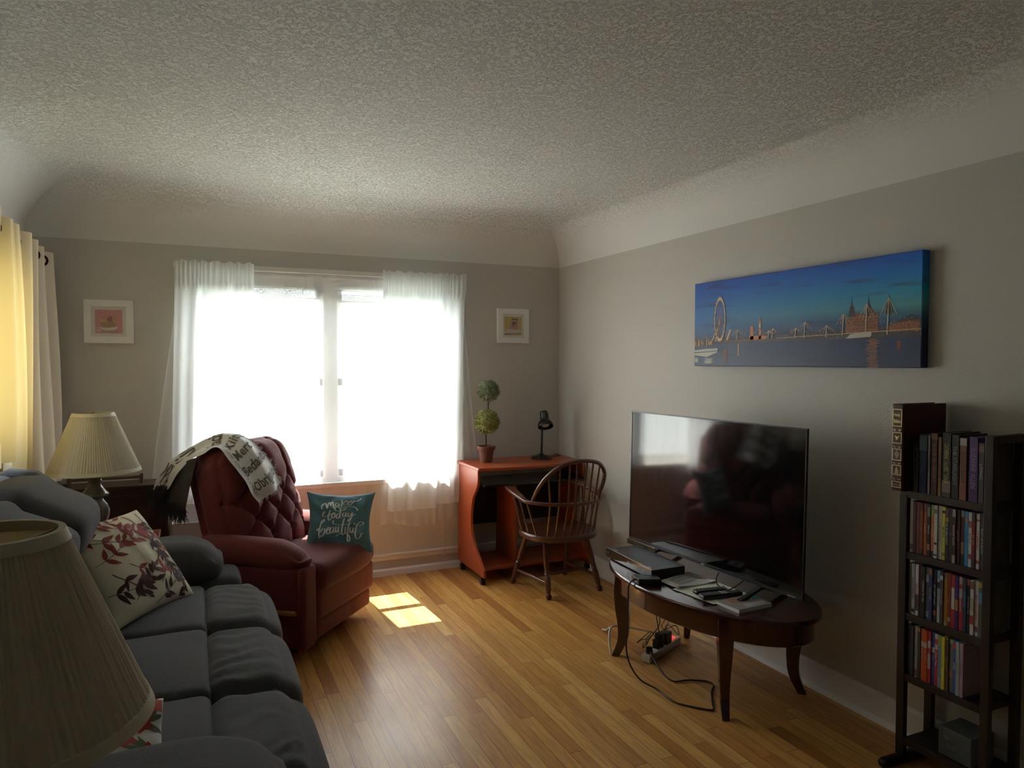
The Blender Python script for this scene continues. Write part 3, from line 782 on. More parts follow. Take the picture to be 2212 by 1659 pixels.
b.add([blank(.52 + (x - min(xs)) / w_ * .42, .12 - y * .10, .0022) for x, y in vs], fs)
obj('printed_words', b, mat('taupe_print', (.17, .145, .125), .9), cl)
b = MB(); rr = random.Random(3)
def strand(p, d, L, r_=.0013):
    pts = [p]; v = Vector(d).normalized()
    for k in range(4):
        v = (v + Vector((rr.uniform(-.4, .4), rr.uniform(-.4, .4), rr.uniform(-.4, .4) - .25))).normalized(); pts.append(pts[-1] + v * L / 4)
    b.tube(pts, [r_, r_, r_ * .9, r_ * .8, r_ * .5], 4)
for i in range(150):
    t_ = .30 + .69 * i / 150; p = blank(t_, 1.0); p2 = blank(t_, .93); strand(p, (p - p2) + Vector((0, 0, .0)), rr.uniform(.018, .035))
for i in range(60):
    s_ = rr.random(); p = blank(.999, s_); p2 = blank(.95, s_); strand(p, p - p2, rr.uniform(.012, .022))
obj('light_fringe', b, mat('cream_yarn', (.58, .54, .46), .9), BL, smooth='all', kind='stuff')
b = MB()
for i in range(420):
    p = hang(rr.random(), rr.uniform(.80, 1.0), -.006); strand(p, (rr.uniform(-.5, .3), rr.uniform(-.5, .3), -1), rr.uniform(.03, .075), .0015)
for i in range(260):
    s_ = rr.random(); p = blank(.0, s_) + Vector((rr.uniform(-.01, .01), rr.uniform(-.01, .01), rr.uniform(-.01, .03))); strand(p, (rr.uniform(-.5, .3), rr.uniform(-.3, .3), -1), rr.uniform(.05, .10), .0016)
obj('dark_fringe', b, mat('charcoal_yarn', (.045, .038, .034), .9), BL, smooth='all', kind='stuff')

# ================================================================== LAMPS
M_SHADE = mat('pleated_cream_shade', (.74, .72, .64), .75, trans=((.84, .79, .64), .42))
M_LINING = mat('yellowed_lining', (.62, .50, .27), .8, trans=((.72, .62, .40), .38))
M_BAND = mat('cream_trim_band', (.66, .63, .50), .7, trans=((.7, .65, .45), .25))
M_PEWTER = mat('pewter_glaze', (.17, .155, .135), .22, coat=.4, var=(8, .2))
M_BRASS = mat('aged_brass', (.35, .25, .10), .35, metal=.9)
def table_lamp(x, y, zt, label, tablez):
    t = thing('table_lamp', label, 'lamp', (x, y, tablez), group=None)
    rt, rb, h = .087, .200, .284; zb = zt - h
    N_ = 520
    def cone(rf, z0, z1, inv=False, k=10):
        def fn(u, v):
            a = 2 * pi * u; z = z0 + (z1 - z0) * v; q = (z - zb) / h; r_ = rb + (rt - rb) * q
            rr_ = r_ + rf(u, v); a2 = -a if inv else a
            return (x + rr_ * cos(a2), y + rr_ * sin(a2), z)
        return MB().grid(fn, N_, k)
    obj('shade', cone(lambda u, v: .0020 * sin(2 * pi * 104 * u + .8 * sin(2 * pi * 9 * u)) + .0007 * sin(2 * pi * 47 * u + 1), zb, zt), M_SHADE, t, smooth='all')
    obj('shade_lining', cone(lambda u, v: -.004, zb, zt, True), M_LINING, t, smooth='all')
    b = MB(); 
    for (z0, z1) in ((zb - .001, zb + .016), (zt - .016, zt + .001)):
        c = cone(lambda u, v: .0035, z0, z1, k=2); b.add(c.v, c.f)
        c = cone(lambda u, v: -.006, z0, z1, True, k=2); b.add(c.v, c.f)
        for z_ in (z0, z1):
            q = (z_ - zb) / h; r_ = rb + (rt - rb) * q
            b.grid(lambda u, v, r_=r_, z_=z_: (x + (r_ - .006 + .0095 * v) * cos(2 * pi * u), y + (r_ - .006 + .0095 * v) * sin(2 * pi * u), z_), N_ // 4, 1)
    obj('shade_trim', b, M_BAND, t, smooth=50)
    b = MB()
    for k in range(3):
        a = 2 * pi * k / 3 + .4; b.tube([(x, y, zt - .03), (x + cos(a) * (rt - .006), y + sin(a) * (rt - .006), zt - .006)], .0016, 6)
    b.tube([(x, y, zt - .035), (x, y, zt - .012)], .004, 8); b.lathe([(.004, zt - .02), (.009, zt - .012), (.009, zt - .004), (.003, zt + .002)], (x, y, 0), 12)
    hp = [(x + .055 * sin(pi * q) * (1 if True else 0), y, zb - .01 + (h - .035) * (q)) for q in [i / 14 for i in range(15)]]
    b.tube(hp, .0018, 6); b.tube([(2 * x - p[0], p[1], p[2]) for p in hp], .0018, 6)
    obj('harp', b, M_BRASS, t, smooth=True)
    b = MB(); b.lathe([(.010, zb - .04), (.017, zb - .03), (.018, zb + .02), (.012, zb + .03)], (x, y, 0), 16); obj('socket', b, M_BRASS, t, smooth=True)
    b = MB(); b.lathe([(.013, zb + .03), (.016, zb + .05), (.029, zb + .085), (.030, zb + .105), (.020, zb + .13), (.001, zb + .138)], (x, y, 0), 18); obj('bulb', b, mat('frosted_bulb', (.8, .8, .76), .3), t, smooth=True)
    H = zb - .03 - tablez
    prof = [(.075, 0), (.078, .01), (.070, .03), (.040, .055), (.032, .085), (.047, .115), (.060, .155), (.062, .195), (.052, .225), (.036, .25), (.033, .262), (.058, .272), (.060, .280), (.052, .292), (.036, .315), (.026, .335), (.028, .35), (.030, .36), (.020, .372)]
    b = MB(); b.lathe([(r_ * 1.04, tablez + z_ * H / .372) for r_, z_ in prof], (x, y, 0), 40); obj('body', b, M_PEWTER, t, smooth=60)
    return t
table_lamp(-.435, 3.95, 1.200, 'table lamp with cream pleated shade at the far end of the sofa', .555)
table_lamp(-.262, 1.215, 1.205, 'table lamp with cream pleated shade nearest the viewer, cut by the left frame', .555)
M_REDWOOD = mat('reddish_side_table_wood', (.16, .038, .020), .3, coat=.3, var=(10, .2))
def end_table(x0, x1, y0, y1, label):
    t = thing('end_table', label, 'side table', ((x0 + x1) / 2, (y0 + y1) / 2, 0))
    b = MB(); b.box(x0, x1, y0, y1, .53, .555); obj('top', b, M_REDWOOD, t, bevel=.005)
    b = MB(); b.box(x0 + .03, x1 - .03, y0 + .03, y1 - .03, .45, .53); obj('apron', b, M_REDWOOD, t)
    for (x, y) in ((x0 + .02, y0 + .02), (x1 - .055, y0 + .02), (x0 + .02, y1 - .055), (x1 - .055, y1 - .055)):
        b = MB(); b.box(x, x + .035, y, y + .035, 0, .53); obj('leg', b, M_REDWOOD, t, bevel=.003)
    b = MB(); b.box(x0 + .035, x1 - .035, y0 + .035, y1 - .035, .14, .155); obj('shelf', b, M_REDWOOD, t)
end_table(-.78, -.16, 3.68, 4.20, 'reddish wooden end table between the sofa and the dark chest')
end_table(-.56, -.05, .92, 1.385, 'reddish wooden end table below the nearest lamp')
# clear box on the far table
b = MB(); b.box(-.235, -.165, 3.74, 3.80, .556, .60)
tag(obj('trinket_box', b, mat('rosy_clear_plastic', (.35, .16, .14), .15, alpha=.45)), 'small rosy clear plastic box on the far end table', 'box')

# dark chest under the window wall
M_DARKWOOD = mat('dark_oak_veneer', (.050, .024, .014), .45, var=(7, .3), bump=(60, .1, 3))
t = thing('chest', 'dark brown wooden chest against the window wall, behind the far lamp', 'chest', (-.47, 4.49, 0))
b = MB(); b.box(-.80, -.128, 4.385, 4.585, .02, .745); obj('body', b, M_DARKWOOD, t, bevel=.004)
b = MB(); b.box(-.81, -.118, 4.375, 4.59, .745, .768); obj('lid', b, M_DARKWOOD, t, bevel=.004)
b = MB(); b.box(-.80, -.128, 4.377, 4.385, .70, .715); obj('moulding', b, M_DARKWOOD, t)
t = thing('wooden_rack', 'small brown wooden rail rack lying on top of the dark chest', 'rack', (-.43, 4.46, .768))
mw = mat('worn_walnut', (.11, .07, .045), .5, var=(14, .2))
b = MB(); b.tube([(-.62, 4.46, .805), (-.262, 4.46, .805)], .009, 12); obj('rail', b, mw, t, smooth=True)
for x in (-.61, -.262):
    b = MB(); b.box(x - .009, x + .009, 4.445, 4.475, .768, .822); obj('post', b, mw, t, bevel=.003)
t = thing('white_box', 'open white cardboard box on the floor between the chest and the recliner', 'box', (-.02, 4.46, 0))
mwb = mat('white_card', (.62, .61, .59), .6)
b = MB(); x0, x1, y0, y1 = -.112, .06, 4.39, 4.58
b.box(x0, x1, y0, y0 + .004, 0, .535); b.box(x0, x1, y1 - .004, y1, 0, .535); b.box(x0, x0 + .004, y0, y1, 0, .535); b.box(x1 - .004, x1, y0, y1, 0, .535); b.box(x0, x1, y0, y1, 0, .004)
obj('carton', b, mwb, t)
b = MB(); b.obox(((x0 + x1) / 2, y1 + .0, .57), ((x1 - x0) / 2, 0, 0), (0, .002, 0), (0, .002, .036)); obj('flap', b, mwb, t)

# ================================================================== FRAMED PRINTS
def framed(x0, x1, z0, z1, label, bgc, draw):
    t = thing('picture_frame', label, 'picture', ((x0 + x1) / 2, YW - .012, (z0 + z1) / 2))
    y = YW - .022; fw = .038
    b = MB(); b.box(x0, x1, y, YW, z1 - fw, z1); b.box(x0, x1, y, YW, z0, z0 + fw); b.box(x0, x0 + fw, y, YW, z0 + fw, z1 - fw); b.box(x1 - fw, x1, y, YW, z0 + fw, z1 - fw)
    obj('frame', b, M_WHITE, t, bevel=.0015)
    b = MB(); b.box(x0 + fw, x1 - fw, YW - .010, YW - .002, z0 + fw, z1 - fw); obj('mat_board', b, mat('warm_white_mat', (.74, .73, .70), .7), t)
    pw = .018
    b = MB(); px0, px1, pz0, pz1 = x0 + fw + pw, x1 - fw - pw, z0 + fw + pw, z1 - fw - pw
    b.box(px0, px1, YW - .0112, YW - .010, pz0, pz1); pr = obj('print', b, mat('print_ground_%d' % int(x0 * 10), bgc, .7, var=(30, .12)), t)
    draw(pr, px0, pz0, px1 - px0, pz1 - pz0)
    b = MB(); b.box(x0 + fw, x1 - fw, YW - .0165, YW - .0155, z0 + fw, z1 - fw); obj('glazing', b, mat('picture_glass', (1, 1, 1), .05, alpha=.93), t)
def shape(pr, name, pts, colr, x0, z0, w, h, lay=1):
    b = MB(); b.prism([(x0 + p[0] * w, z0 + p[1] * h) for p in pts], 'y', YW - .0114 - .0003 * lay, YW - .0112); obj(name, b, mat('ink_%s' % name, colr, .7, var=(60, .2)), pr)
def ell(cx_, cz_, rx, rz, n=18, a0=0): return [(cx_ + rx * cos(2 * pi * i / n + a0), cz_ + rz * sin(2 * pi * i / n + a0)) for i in range(n)]
def draw_l(pr, x, z, w, h):
    A = (x, z, w, h)
    shape(pr, 'giraffe', [(.60, .25), (.66, .62), (.70, .78), (.64, .80), (.66, .88), (.64, .95), (.72, .90), (.80, .93), (.88, .86), (.84, .78), (.77, .74), (.76, .55), (.72, .28)], (.50, .28, .16), *A)
    shape(pr, 'bear', [(.42, .58), (.50, .70), (.62, .74), (.64, .60), (.62, .40), (.45, .40)], (.28, .13, .07), *A, lay=2)
    shape(pr, 'lion', [(.14, .58), (.24, .62), (.40, .60), (.50, .48), (.46, .40), (.24, .42), (.20, .54)], (.60, .40, .20), *A, lay=3)
    shape(pr, 'elephant', [(.18, .44), (.30, .48), (.66, .48), (.74, .40), (.73, .26), (.22, .24)], (.36, .20, .09), *A, lay=4)
    shape(pr, 'ribbon_banner', [(.15, .30), (.32, .25), (.5, .24), (.66, .26), (.80, .31), (.82, .22), (.66, .14), (.5, .12), (.30, .14), (.16, .20)], (.78, .72, .68), *A, lay=5)
    shape(pr, 'ribbon_tails', [(.04, .20), (.20, .14), (.22, .08), (.06, .10), (.08, .14)], (.70, .62, .60), *A, lay=5)
    for k, xx in enumerate((.24, .36, .50, .60, .74)): shape(pr, 'foot', [(xx, .05), (xx + .06, .05), (xx + .05, .14), (xx, .14)], (.30, .20, .14), *A, lay=2)
def draw_r(pr, x, z, w, h):
    A = (x, z, w, h)
    shape(pr, 'owl', [(.46, .35), (.42, .60), (.44, .78), (.46, .93), (.55, .89), (.66, .89), (.76, .90), (.75, .76), (.70, .62), (.76, .46), (.74, .34)], (.17, .07, .06), *A)
    shape(pr, 'owl_breast', ell(.63, .46, .10, .16), (.62, .20, .20), *A, lay=2)
    shape(pr, 'owl_eyes', ell(.52, .78, .05, .05), (.62, .50, .46), *A, lay=2); shape(pr, 'owl_eyes', ell(.65, .76, .055, .055), (.62, .50, .46), *A, lay=2)
    shape(pr, 'kitten', [(.32, .34), (.34, .55), (.31, .64), (.38, .62), (.46, .65), (.46, .52), (.56, .36)], (.42, .28, .28), *A, lay=3)
    shape(pr, 'bowl', [(.02, .22), (.18, .30), (.2, .35), (.36, .29), (.5, .28), (.66, .30), (.78, .35), (.80, .28), (.97, .22), (.97, .10), (.6, .08), (.3, .08), (.02, .10)], (.60, .54, .54), *A, lay=4)
    shape(pr, 'branch', [(.02, .05), (.5, .075), (.98, .09), (.98, .115), (.5, .10), (.02, .09)], (.10, .07, .05), *A, lay=5)
    for q in ((.22, .40), (.86, .40), (.08, .27), (.93, .27)): shape(pr, 'twig', [(q[0] - .05, q[1] + .04), (q[0] + .04, q[1] - .03), (q[0] + .05, q[1] - .01)], (.12, .10, .06), *A, lay=5)
framed(-.555, -.305, 1.553, 1.801, 'white framed pink nursery print of brown animals, left of the window', (.60, .24, .26), draw_l)
framed(2.002, 2.25, 1.580, 1.827, 'white framed yellow nursery print with an owl, right of the window', (.58, .44, .10), draw_r)

# ================================================================== SKYLINE CANVAS
cy0, cy1, cz0, cz1 = 1.778, 3.083, 1.424, 1.863; cxf = XR - .040
def canvas_material():
    m = bpy.data.materials.new('dusk_river_print'); m.use_nodes = True; n = m.node_tree; b = n.nodes['Principled BSDF']; b.inputs['Roughness'].default_value = .42; b.inputs['Specular IOR Level'].default_value = .35
    t = n.nodes.new('ShaderNodeTexCoord'); s = n.nodes.new('ShaderNodeSeparateXYZ'); n.links.new(t.outputs['Generated'], s.inputs[0])
    gy = math_node(n, 'SUBTRACT', 1.0, s.outputs['Y'])   # 0 left edge .. 1 right edge of the print
    z = s.outputs['Z']
    def ramp_(pts, inp):
        r = n.nodes.new('ShaderNodeValToRGB'); e = r.color_ramp.elements; e[0].position, e[0].color = pts[0][0], (*pts[0][1], 1); e[1].position, e[1].color = pts[-1][0], (*pts[-1][1], 1)
        for p_, c in pts[1:-1]: q = e.new(p_); q.color = (*c, 1)
        n.links.new(inp, r.inputs[0]); return r.outputs[0]
    L = ramp_([(0, (.07, .10, .20)), (.26, (.035, .06, .14)), (.30, (.045, .055, .10)), (.40, (.045, .14, .34)), (.6, (.022, .15, .50)), (1, (.014, .09, .46))], z)
    Rr = ramp_([(0, (.03, .05, .12)), (.26, (.015, .035, .12)), (.32, (.02, .04, .10)), (.44, (.03, .11, .22)), (.55, (.09, .38, .42)), (.68, (.015, .36, .60)), (.84, (.006, .22, .72)), (1, (.004, .12, .62))], z)
    nzt = n.nodes.new('ShaderNodeTexNoise'); nzt.inputs['Scale'].default_value = 2.2; n.links.new(t.outputs['Generated'], nzt.inputs['Vector'])
    fac = math_node(n, 'ADD', gy, math_node(n, 'MULTIPLY', math_node(n, 'SUBTRACT', nzt.outputs['Fac'], .5), .5))
    cl = n.nodes.new('ShaderNodeClamp'); n.links.new(fac, cl.inputs[0])
    mx = n.nodes.new('ShaderNodeMix'); mx.data_type = 'RGBA'; n.links.new(cl.outputs[0], mx.inputs[0]); n.links.new(L, mx.inputs[6]); n.links.new(Rr, mx.inputs[7])
    # dark dusk clouds
    mp = n.nodes.new('ShaderNodeMapping'); mp.inputs['Scale'].default_value = (1, 3.2, 9); n.links.new(t.outputs['Generated'], mp.inputs['Vector'])
    c2 = n.nodes.new('ShaderNodeTexNoise'); c2.inputs['Scale'].default_value = 1.3; c2.inputs['Detail'].default_value = 4; n.links.new(mp.outputs[0], c2.inputs['Vector'])
    cm = ramp_([(.56, (0, 0, 0)), (.72, (.6, .6, .6))], c2.outputs['Fac'])
    m2 = n.nodes.new('ShaderNodeMix'); m2.data_type = 'RGBA'; n.links.new(cm, m2.inputs[0]); n.links.new(mx.outputs[2], m2.inputs[6]); m2.inputs[7].default_value = (.035, .03, .07, 1)
    n.links.new(m2.outputs[2], b.inputs['Base Color'])
    return m
t = thing('canvas_print', 'wide canvas print of a lit river skyline at blue dusk, hanging over the television', 'picture', (XR - .02, (cy0 + cy1) / 2, (cz0 + cz1) / 2))
b = MB(); b.box(cxf, XR - .001, cy0, cy1, cz0, cz1); cv = obj('canvas', b, canvas_material(), t, bevel=.003)
CW, CH = cy1 - cy0, cz1 - cz0
def CP(a, z, lay=1): return (cxf - .0006 * lay, cy1 - a * CW, cz0 + z * CH)
def cpoly(mb, pts, lay=1):
    n = len(pts); mb.add([CP(p[0], p[1], lay) for p in pts], [tuple(range(n))])
def cline(mb, p, q, w, lay=2):
    dx, dz = (q[0] - p[0]) * CW, (q[1] - p[1]) * CH; L = sqrt(dx * dx + dz * dz) or 1; nx, nz_ = -dz / L * w / CW, dx / L * w / CH
    cpoly(mb, [(p[0] + nx, p[1] + nz_), (q[0] + nx, q[1] + nz_), (q[0] - nx, q[1] - nz_), (p[0] - nx, p[1] - nz_)], lay)
gold, orng, dk, wht, glow = MB(), MB(), MB(), MB(), MB(); rr = random.Random(21)
HZ = .285
# dark shoreline, trees, roofs
pts = [(0, HZ - .02)]
for i in range(61):
    a = i / 60; hgt = HZ + .03 + .035 * abs(nz(a * 9, 3)) + .06 * sstep(.55, .75, a) * (.6 + .5 * abs(nz(a * 22, 1))) + .10 * sstep(.88, .94, a) * (.7 + .3 * sin(a * 60))
    pts.append((a, min(hgt, .52)))
pts.append((1, HZ - .02)); pts = [pts[0]] + pts[1:]
for i in range(1, len(pts) - 2): cpoly(dk, [(pts[i][0], HZ - .02), (pts[i + 1][0], HZ - .02), pts[i + 1], pts[i]], 1)
# wheel
wc, wr_ = (.155, .545), .205
for i in range(48):
    a0, a1 = 2 * pi * i / 48, 2 * pi * (i + 1) / 48
    f = lambda a, r_: (wc[0] + cos(a) * r_ * .150, wc[1] + sin(a) * r_ * 1.22)
    cpoly(gold, [f(a0, .208), f(a1, .208), f(a1, .182), f(a0, .182)], 3)
    if i % 2: cpoly(wht, [f(a0, .218), f(a1, .218), f(a1, .205), f(a0, .205)], 4)
for i in range(14):
    a0 = 2 * pi * i / 14; cline(orng, wc, f(a0, .19), .0007, 2)
cline(gold, (.13, .29), wc, .003, 3); cline(gold, (.105, .28), (.155, .50), .003, 3); cline(gold, (.195, .30), (.215, .42), .006, 2)
# towers, bridge masts
def tower(a, w, h, mb=orng): cpoly(mb, [(a, HZ + .01), (a + w, HZ + .01), (a + w, HZ + h), (a, HZ + h)], 2)
tower(.32, .018, .16); tower(.365, .012, .20, orng); cpoly(orng, [(.365, HZ + .2), (.377, HZ + .2), (.371, HZ + .26)], 2); tower(.315, .09, .05)
cpoly(wht, [(.366, HZ + .14), (.376, HZ + .14), (.376, HZ + .18), (.366, HZ + .18)], 4)
for a, h in ((.255, .13), (.415, .10), (.435, .12), (.54, .11), (.58, .17), (.67, .12), (.735, .22), (.82, .30), (.895, .34)):
    cline(wht, (a - .004, HZ + .01), (a, HZ + h), .0022, 4)
    for d in (-2, -1, 1, 2): cline(gold, (a, HZ + h), (a + d * .014, HZ + h * .55), .0008, 3)
brk = MB(); cpoly(brk, [(.742, HZ + .03), (.86, HZ + .04), (.86, HZ + .21), (.845, HZ + .21), (.84, HZ + .25), (.825, HZ + .21), (.80, HZ + .20), (.785, HZ + .23), (.77, HZ + .20), (.742, HZ + .17)], 1.2)
cpoly(brk, [(.895, HZ + .03), (.995, HZ + .03), (.995, HZ + .13), (.94, HZ + .12), (.895, HZ + .09)], 1.2)
obj('brick_fronts', brk, mat('print_brick', (.20, .055, .018), .45, var=(40, .4)), cv)
for i in range(330):
    a = rr.uniform(.744, .855); h = rr.choice((.05, .08, .11, .14, .17)) + rr.uniform(0, .012); s_ = rr.uniform(.0015, .0035); cpoly(orng, [(a, HZ + h), (a + s_, HZ + h), (a + s_, HZ + h + s_ * 2), (a, HZ + h + s_ * 2)], 1.5)
for i in range(240):
    a = rr.uniform(.89, .99); h = rr.uniform(.03, .11); s_ = rr.uniform(.0015, .0035); cpoly(orng, [(a, HZ + h), (a + s_, HZ + h), (a + s_, HZ + h + s_ * 2), (a, HZ + h + s_ * 2)], 1.5)
for a in (.765, .825, .895): cpoly(dk, [(a - .012, HZ + .19), (a + .012, HZ + .19), (a + .008, HZ + .27), (a + .002, HZ + .30), (a, HZ + .38), (a - .002, HZ + .30), (a - .008, HZ + .27)], 1.8)
for k in range(260):
    a = rr.random() ** .8; h = rr.uniform(.0, .10) + (.12 * rr.random() if a > .72 else 0); s_ = rr.uniform(.001, .003)
    cpoly(rr.choice((gold, orng, wht, orng)), [(a, HZ + h), (a + s_ * 1.4, HZ + h), (a + s_ * 1.4, HZ + h + s_ * 2.4), (a, HZ + h + s_ * 2.4)], 5)
cpoly(orng, [(.18, HZ - .005), (.40, HZ + .008), (.40, HZ + .013), (.18, HZ + .002)], 5)
cpoly(gold, [(.45, HZ + .012), (1.0, HZ + .045), (1.0, HZ + .052), (.45, HZ + .018)], 5)
# boats
cpoly(wht, [(.0, .13), (.08, .11), (.14, .16), (.145, .21), (.07, .205), (.0, .19)], 3); cpoly(dk, [(.0, .155), (.14, .175), (.14, .182), (.0, .165)], 4)
cpoly(wht, [(.745, .27), (.84, .28), (.835, .33), (.76, .31)], 3); cpoly(dk, [(.83, .26), (.98, .27), (.97, .32), (.84, .31)], 3.5)
for k in range(26):
    a = rr.uniform(0, .11); cpoly(gold, [(a, .22 + rr.random() * .06), (a + .004, .23 + rr.random() * .05), (a + .002, .30 + rr.random() * .05)], 4)
# reflections
for (a, w, z0, z1, mb) in ((.815, .055, .0, .26, glow), (.17, .03, .05, .20, glow), (.06, .06, .03, .09, wht), (.255, .008, .12, .26, gold), (.92, .02, .16, .24, glow), (.0, .03, .04, .10, wht)):
    n = 34
    for k in range(n):
        zz = z0 + (z1 - z0) * k / n; j = rr.uniform(0, .3) * w; j2 = rr.uniform(0, .3) * w; hh = (z1 - z0) / n * rr.uniform(.5, 1.0); cpoly(mb, [(a + j, zz), (a + w - j2, zz), (a + w - j2, zz + hh), (a + j, zz + hh)], 2)
mk = lambda nm, c: mat('print_' + nm, c, .45)
obj('lit_outlines', gold, mk('gold', (.72, .46, .20)), cv); obj('lit_buildings', orng, mk('orange', (.50, .17, .04)), cv)
obj('dark_shoreline', dk, mk('shore', (.022, .020, .032)), cv); obj('white_lights', wht, mk('white', (.50, .50, .42)), cv); obj('river_reflections', glow, mk('glow', (.24, .085, .05)), cv)

# ================================================================== DESK
desk = thing('computer_desk', 'small orange cherry computer desk on casters in the corner', 'desk', (2.09, 4.45, 0))
dx0, dx1, dyb = 1.690, 2.492, 4.675
tp = [(dx0 - .012, dyb), (dx0 - .012, 4.245)] + [(dx0 - .012 + (dx1 + .01 - dx0) * i / 16, 4.245 - .075 * sin(pi * i / 16) + .075 * (i / 16)) for i in range(1, 17)] + [(dx1, dyb)]
b = MB(); b.prism(tp, 'z', .737, .757); obj('desktop', b, M_CHERRY, desk, bevel=.006)
side = [(4.665, .055), (4.665, .737), (4.285, .737), (4.288, .66), (4.315, .61), (4.375, .545), (4.405, .46), (4.415, .38), (4.40, .30), (4.355, .235), (4.27, .165), (4.20, .105), (4.185, .075), (4.185, .055)]
sd = smoothline([(0, *p) for p in side[2:13]], 4); side2 = side[:2] + [(p.y, p.z) for p in sd] + side[13:]
def side_panel(x0, x1):
    b = MB(); b.prism(side2, 'x', x0, x1); return obj('side_panel', b, M_CHERRY, desk, bevel=.0025)
side_panel(dx0, dx0 + .018); side_panel(dx1 - .018, dx1)
dp = [(4.66, .08), (4.66, .60), (4.42, .60), (4.42, .08)]
b = MB(); b.prism([(4.655, .09), (4.655, .62), (4.335, .62), (4.335, .09)], 'x', 1.975, 1.993); obj('divider', b, M_CHERRY, desk)
b = MB(); b.lathe([(.006, 0), (.006, .002)], (2.0, 4.36, .52), 12, Matrix.Rotation(pi / 2, 3, 'Y')); 
b.v = [(1.9745 - .0, v[1], v[2]) if abs(v[0] - 2.0) < .001 else (1.9725, v[1], v[2]) for v in b.v]; obj('screw_cap', b, M_WHITE, desk)
b = MB(); b.box(dx0 + .018, dx1 - .018, 4.27, 4.655, .075, .092); obj('bottom_shelf', b, M_CHERRY, desk)
b = MB(); b.box(dx0 + .018, dx1 - .018, 4.64, 4.655, .30, .60); obj('back_panel', b, mat('black_hardboard', (.016, .012, .012), .5), desk)
b = MB(); b.box(dx0 + .03, dx1 - .03, 4.235, 4.60, .628, .645); kt = obj('keyboard_tray', b, M_BLACKG, desk, bevel=.004, label='gloss black sliding tray')
b = MB(); b.box(dx0 + .018, dx0 + .03, 4.30, 4.60, .625, .655); b.box(dx1 - .03, dx1 - .018, 4.30, 4.60, .625, .655); obj('tray_runner', b, M_BLACK, desk)
for x in (dx0 + .006, dx1 - .014):
    for y in (4.235, 4.60):
        b = MB(); b.box(x - .004, x + .016, y - .012, y + .012, .050, .088); c = obj('caster', b, M_BLACK, desk)
        b = MB(); b.lathe([(.018, 0), (.024, .003), (.024, .010), (.019, .013), (.019, .019), (.024, .022), (.024, .029), (.018, .032)], (x - .010, y, .0245), 20, Matrix.Rotation(pi / 2, 3, 'Y')); obj('wheel', b, M_BLACK, c, smooth=40)

# desk lamp
t = thing('desk_lamp', 'small black gooseneck desk lamp standing on the desk', 'lamp', (2.262, 4.50, .757))
b = MB(); b.lathe([(.076, .757), (.078, .762), (.070, .772), (.045, .780), (.020, .786), (.012, .795)], (2.262, 4.50, 0), 32); obj('base', b, M_BLACKG, t, smooth=50)
b = MB(); b.tube(smoothline([(2.262, 4.50, .785), (2.264, 4.50, .90), (2.270, 4.51, .99), (2.274, 4.52, 1.045)], 6), .0085, 12); obj('stem', b, M_BLACK, t, smooth=True)
ML = Matrix.Rotation(radians(-24), 3, 'Y') @ Matrix.Rotation(radians(-26), 3, 'X')
ML = Matrix.Rotation(radians(-24), 3, 'X') @ Matrix.Rotation(radians(8), 3, 'Y')
hc = Vector((2.272, 4.455, .985))
ML = Matrix.Rotation(radians(-28), 3, 'X') @ Matrix.Rotation(radians(6), 3, 'Y')
b = MB(); b.lathe([(.054, 0), (.056, .004), (.054, .020), (.046, .038), (.032, .052), (.030, .058), (.032, .062), (.031, .108), (.026, .118), (.010, .122)], hc, 32, ML, cap=False)
b.lathe([(.052, .001), (.051, .020), (.043, .037), (.030, .050), (.002, .054)], hc, 32, ML, cap=False); hd = obj('lamp_head', b, M_BLACKG, t, smooth=50)
b = MB(); b.lathe([(.002, -.001), (.022, .006), (.030, .018), (.026, .034), (.014, .046)], hc, 20, ML, cap=False); obj('bulb', b, mat('pearl_bulb', (.75, .74, .70), .25), hd, smooth=True)
b = MB(); b.tube(smoothline([(2.33, 4.52, .762), (2.37, 4.545, .762), (2.43, 4.55, .7615), (2.46, 4.60, .7615), (2.45, 4.665, .7615)], 5), .003, 6); obj('cord', b, M_CORD, t, smooth=True)

# topiary
t = thing('topiary_plant', 'two-ball artificial boxwood topiary in a terracotta pot on the desk', 'potted plant', (1.838, 4.50, .757))
px_, py_ = 1.838, 4.50
M_TERRA = mat('terracotta', (.17, .065, .040), .8, bump=(60, .3, 3), var=(20, .2))
b = MB(); b.lathe([(.040, .757), (.052, .835), (.056, .840), (.061, .842), (.064, .868), (.059, .869), (.056, .860), (.054, .850)], (px_, py_, 0), 36, cap=True); obj('pot', b, M_TERRA, t, smooth=40)
b = MB(); b.lathe([(.0, .852), (.055, .853)], (px_, py_, 0), 20, cap=False); obj('moss', b, mat('dry_moss', (.08, .07, .03), .95, bump=(80, 1, 3)), t)
b = MB(); b.tube(smoothline([(px_, py_, .85), (px_ - .002, py_, .95), (px_ + .006, py_, 1.05), (px_ + .014, py_, 1.14), (px_ + .018, py_, 1.26)], 5), .0052, 8); obj('stem', b, mat('twig_bark', (.05, .030, .02), .8), t, smooth=True)
M_LF1 = mat('boxwood_leaves', (.27, .29, .085), .7, var=(70, .45)); M_LF2 = mat('grey_boxwood_leaves', (.22, .26, .15), .7, var=(70, .4))
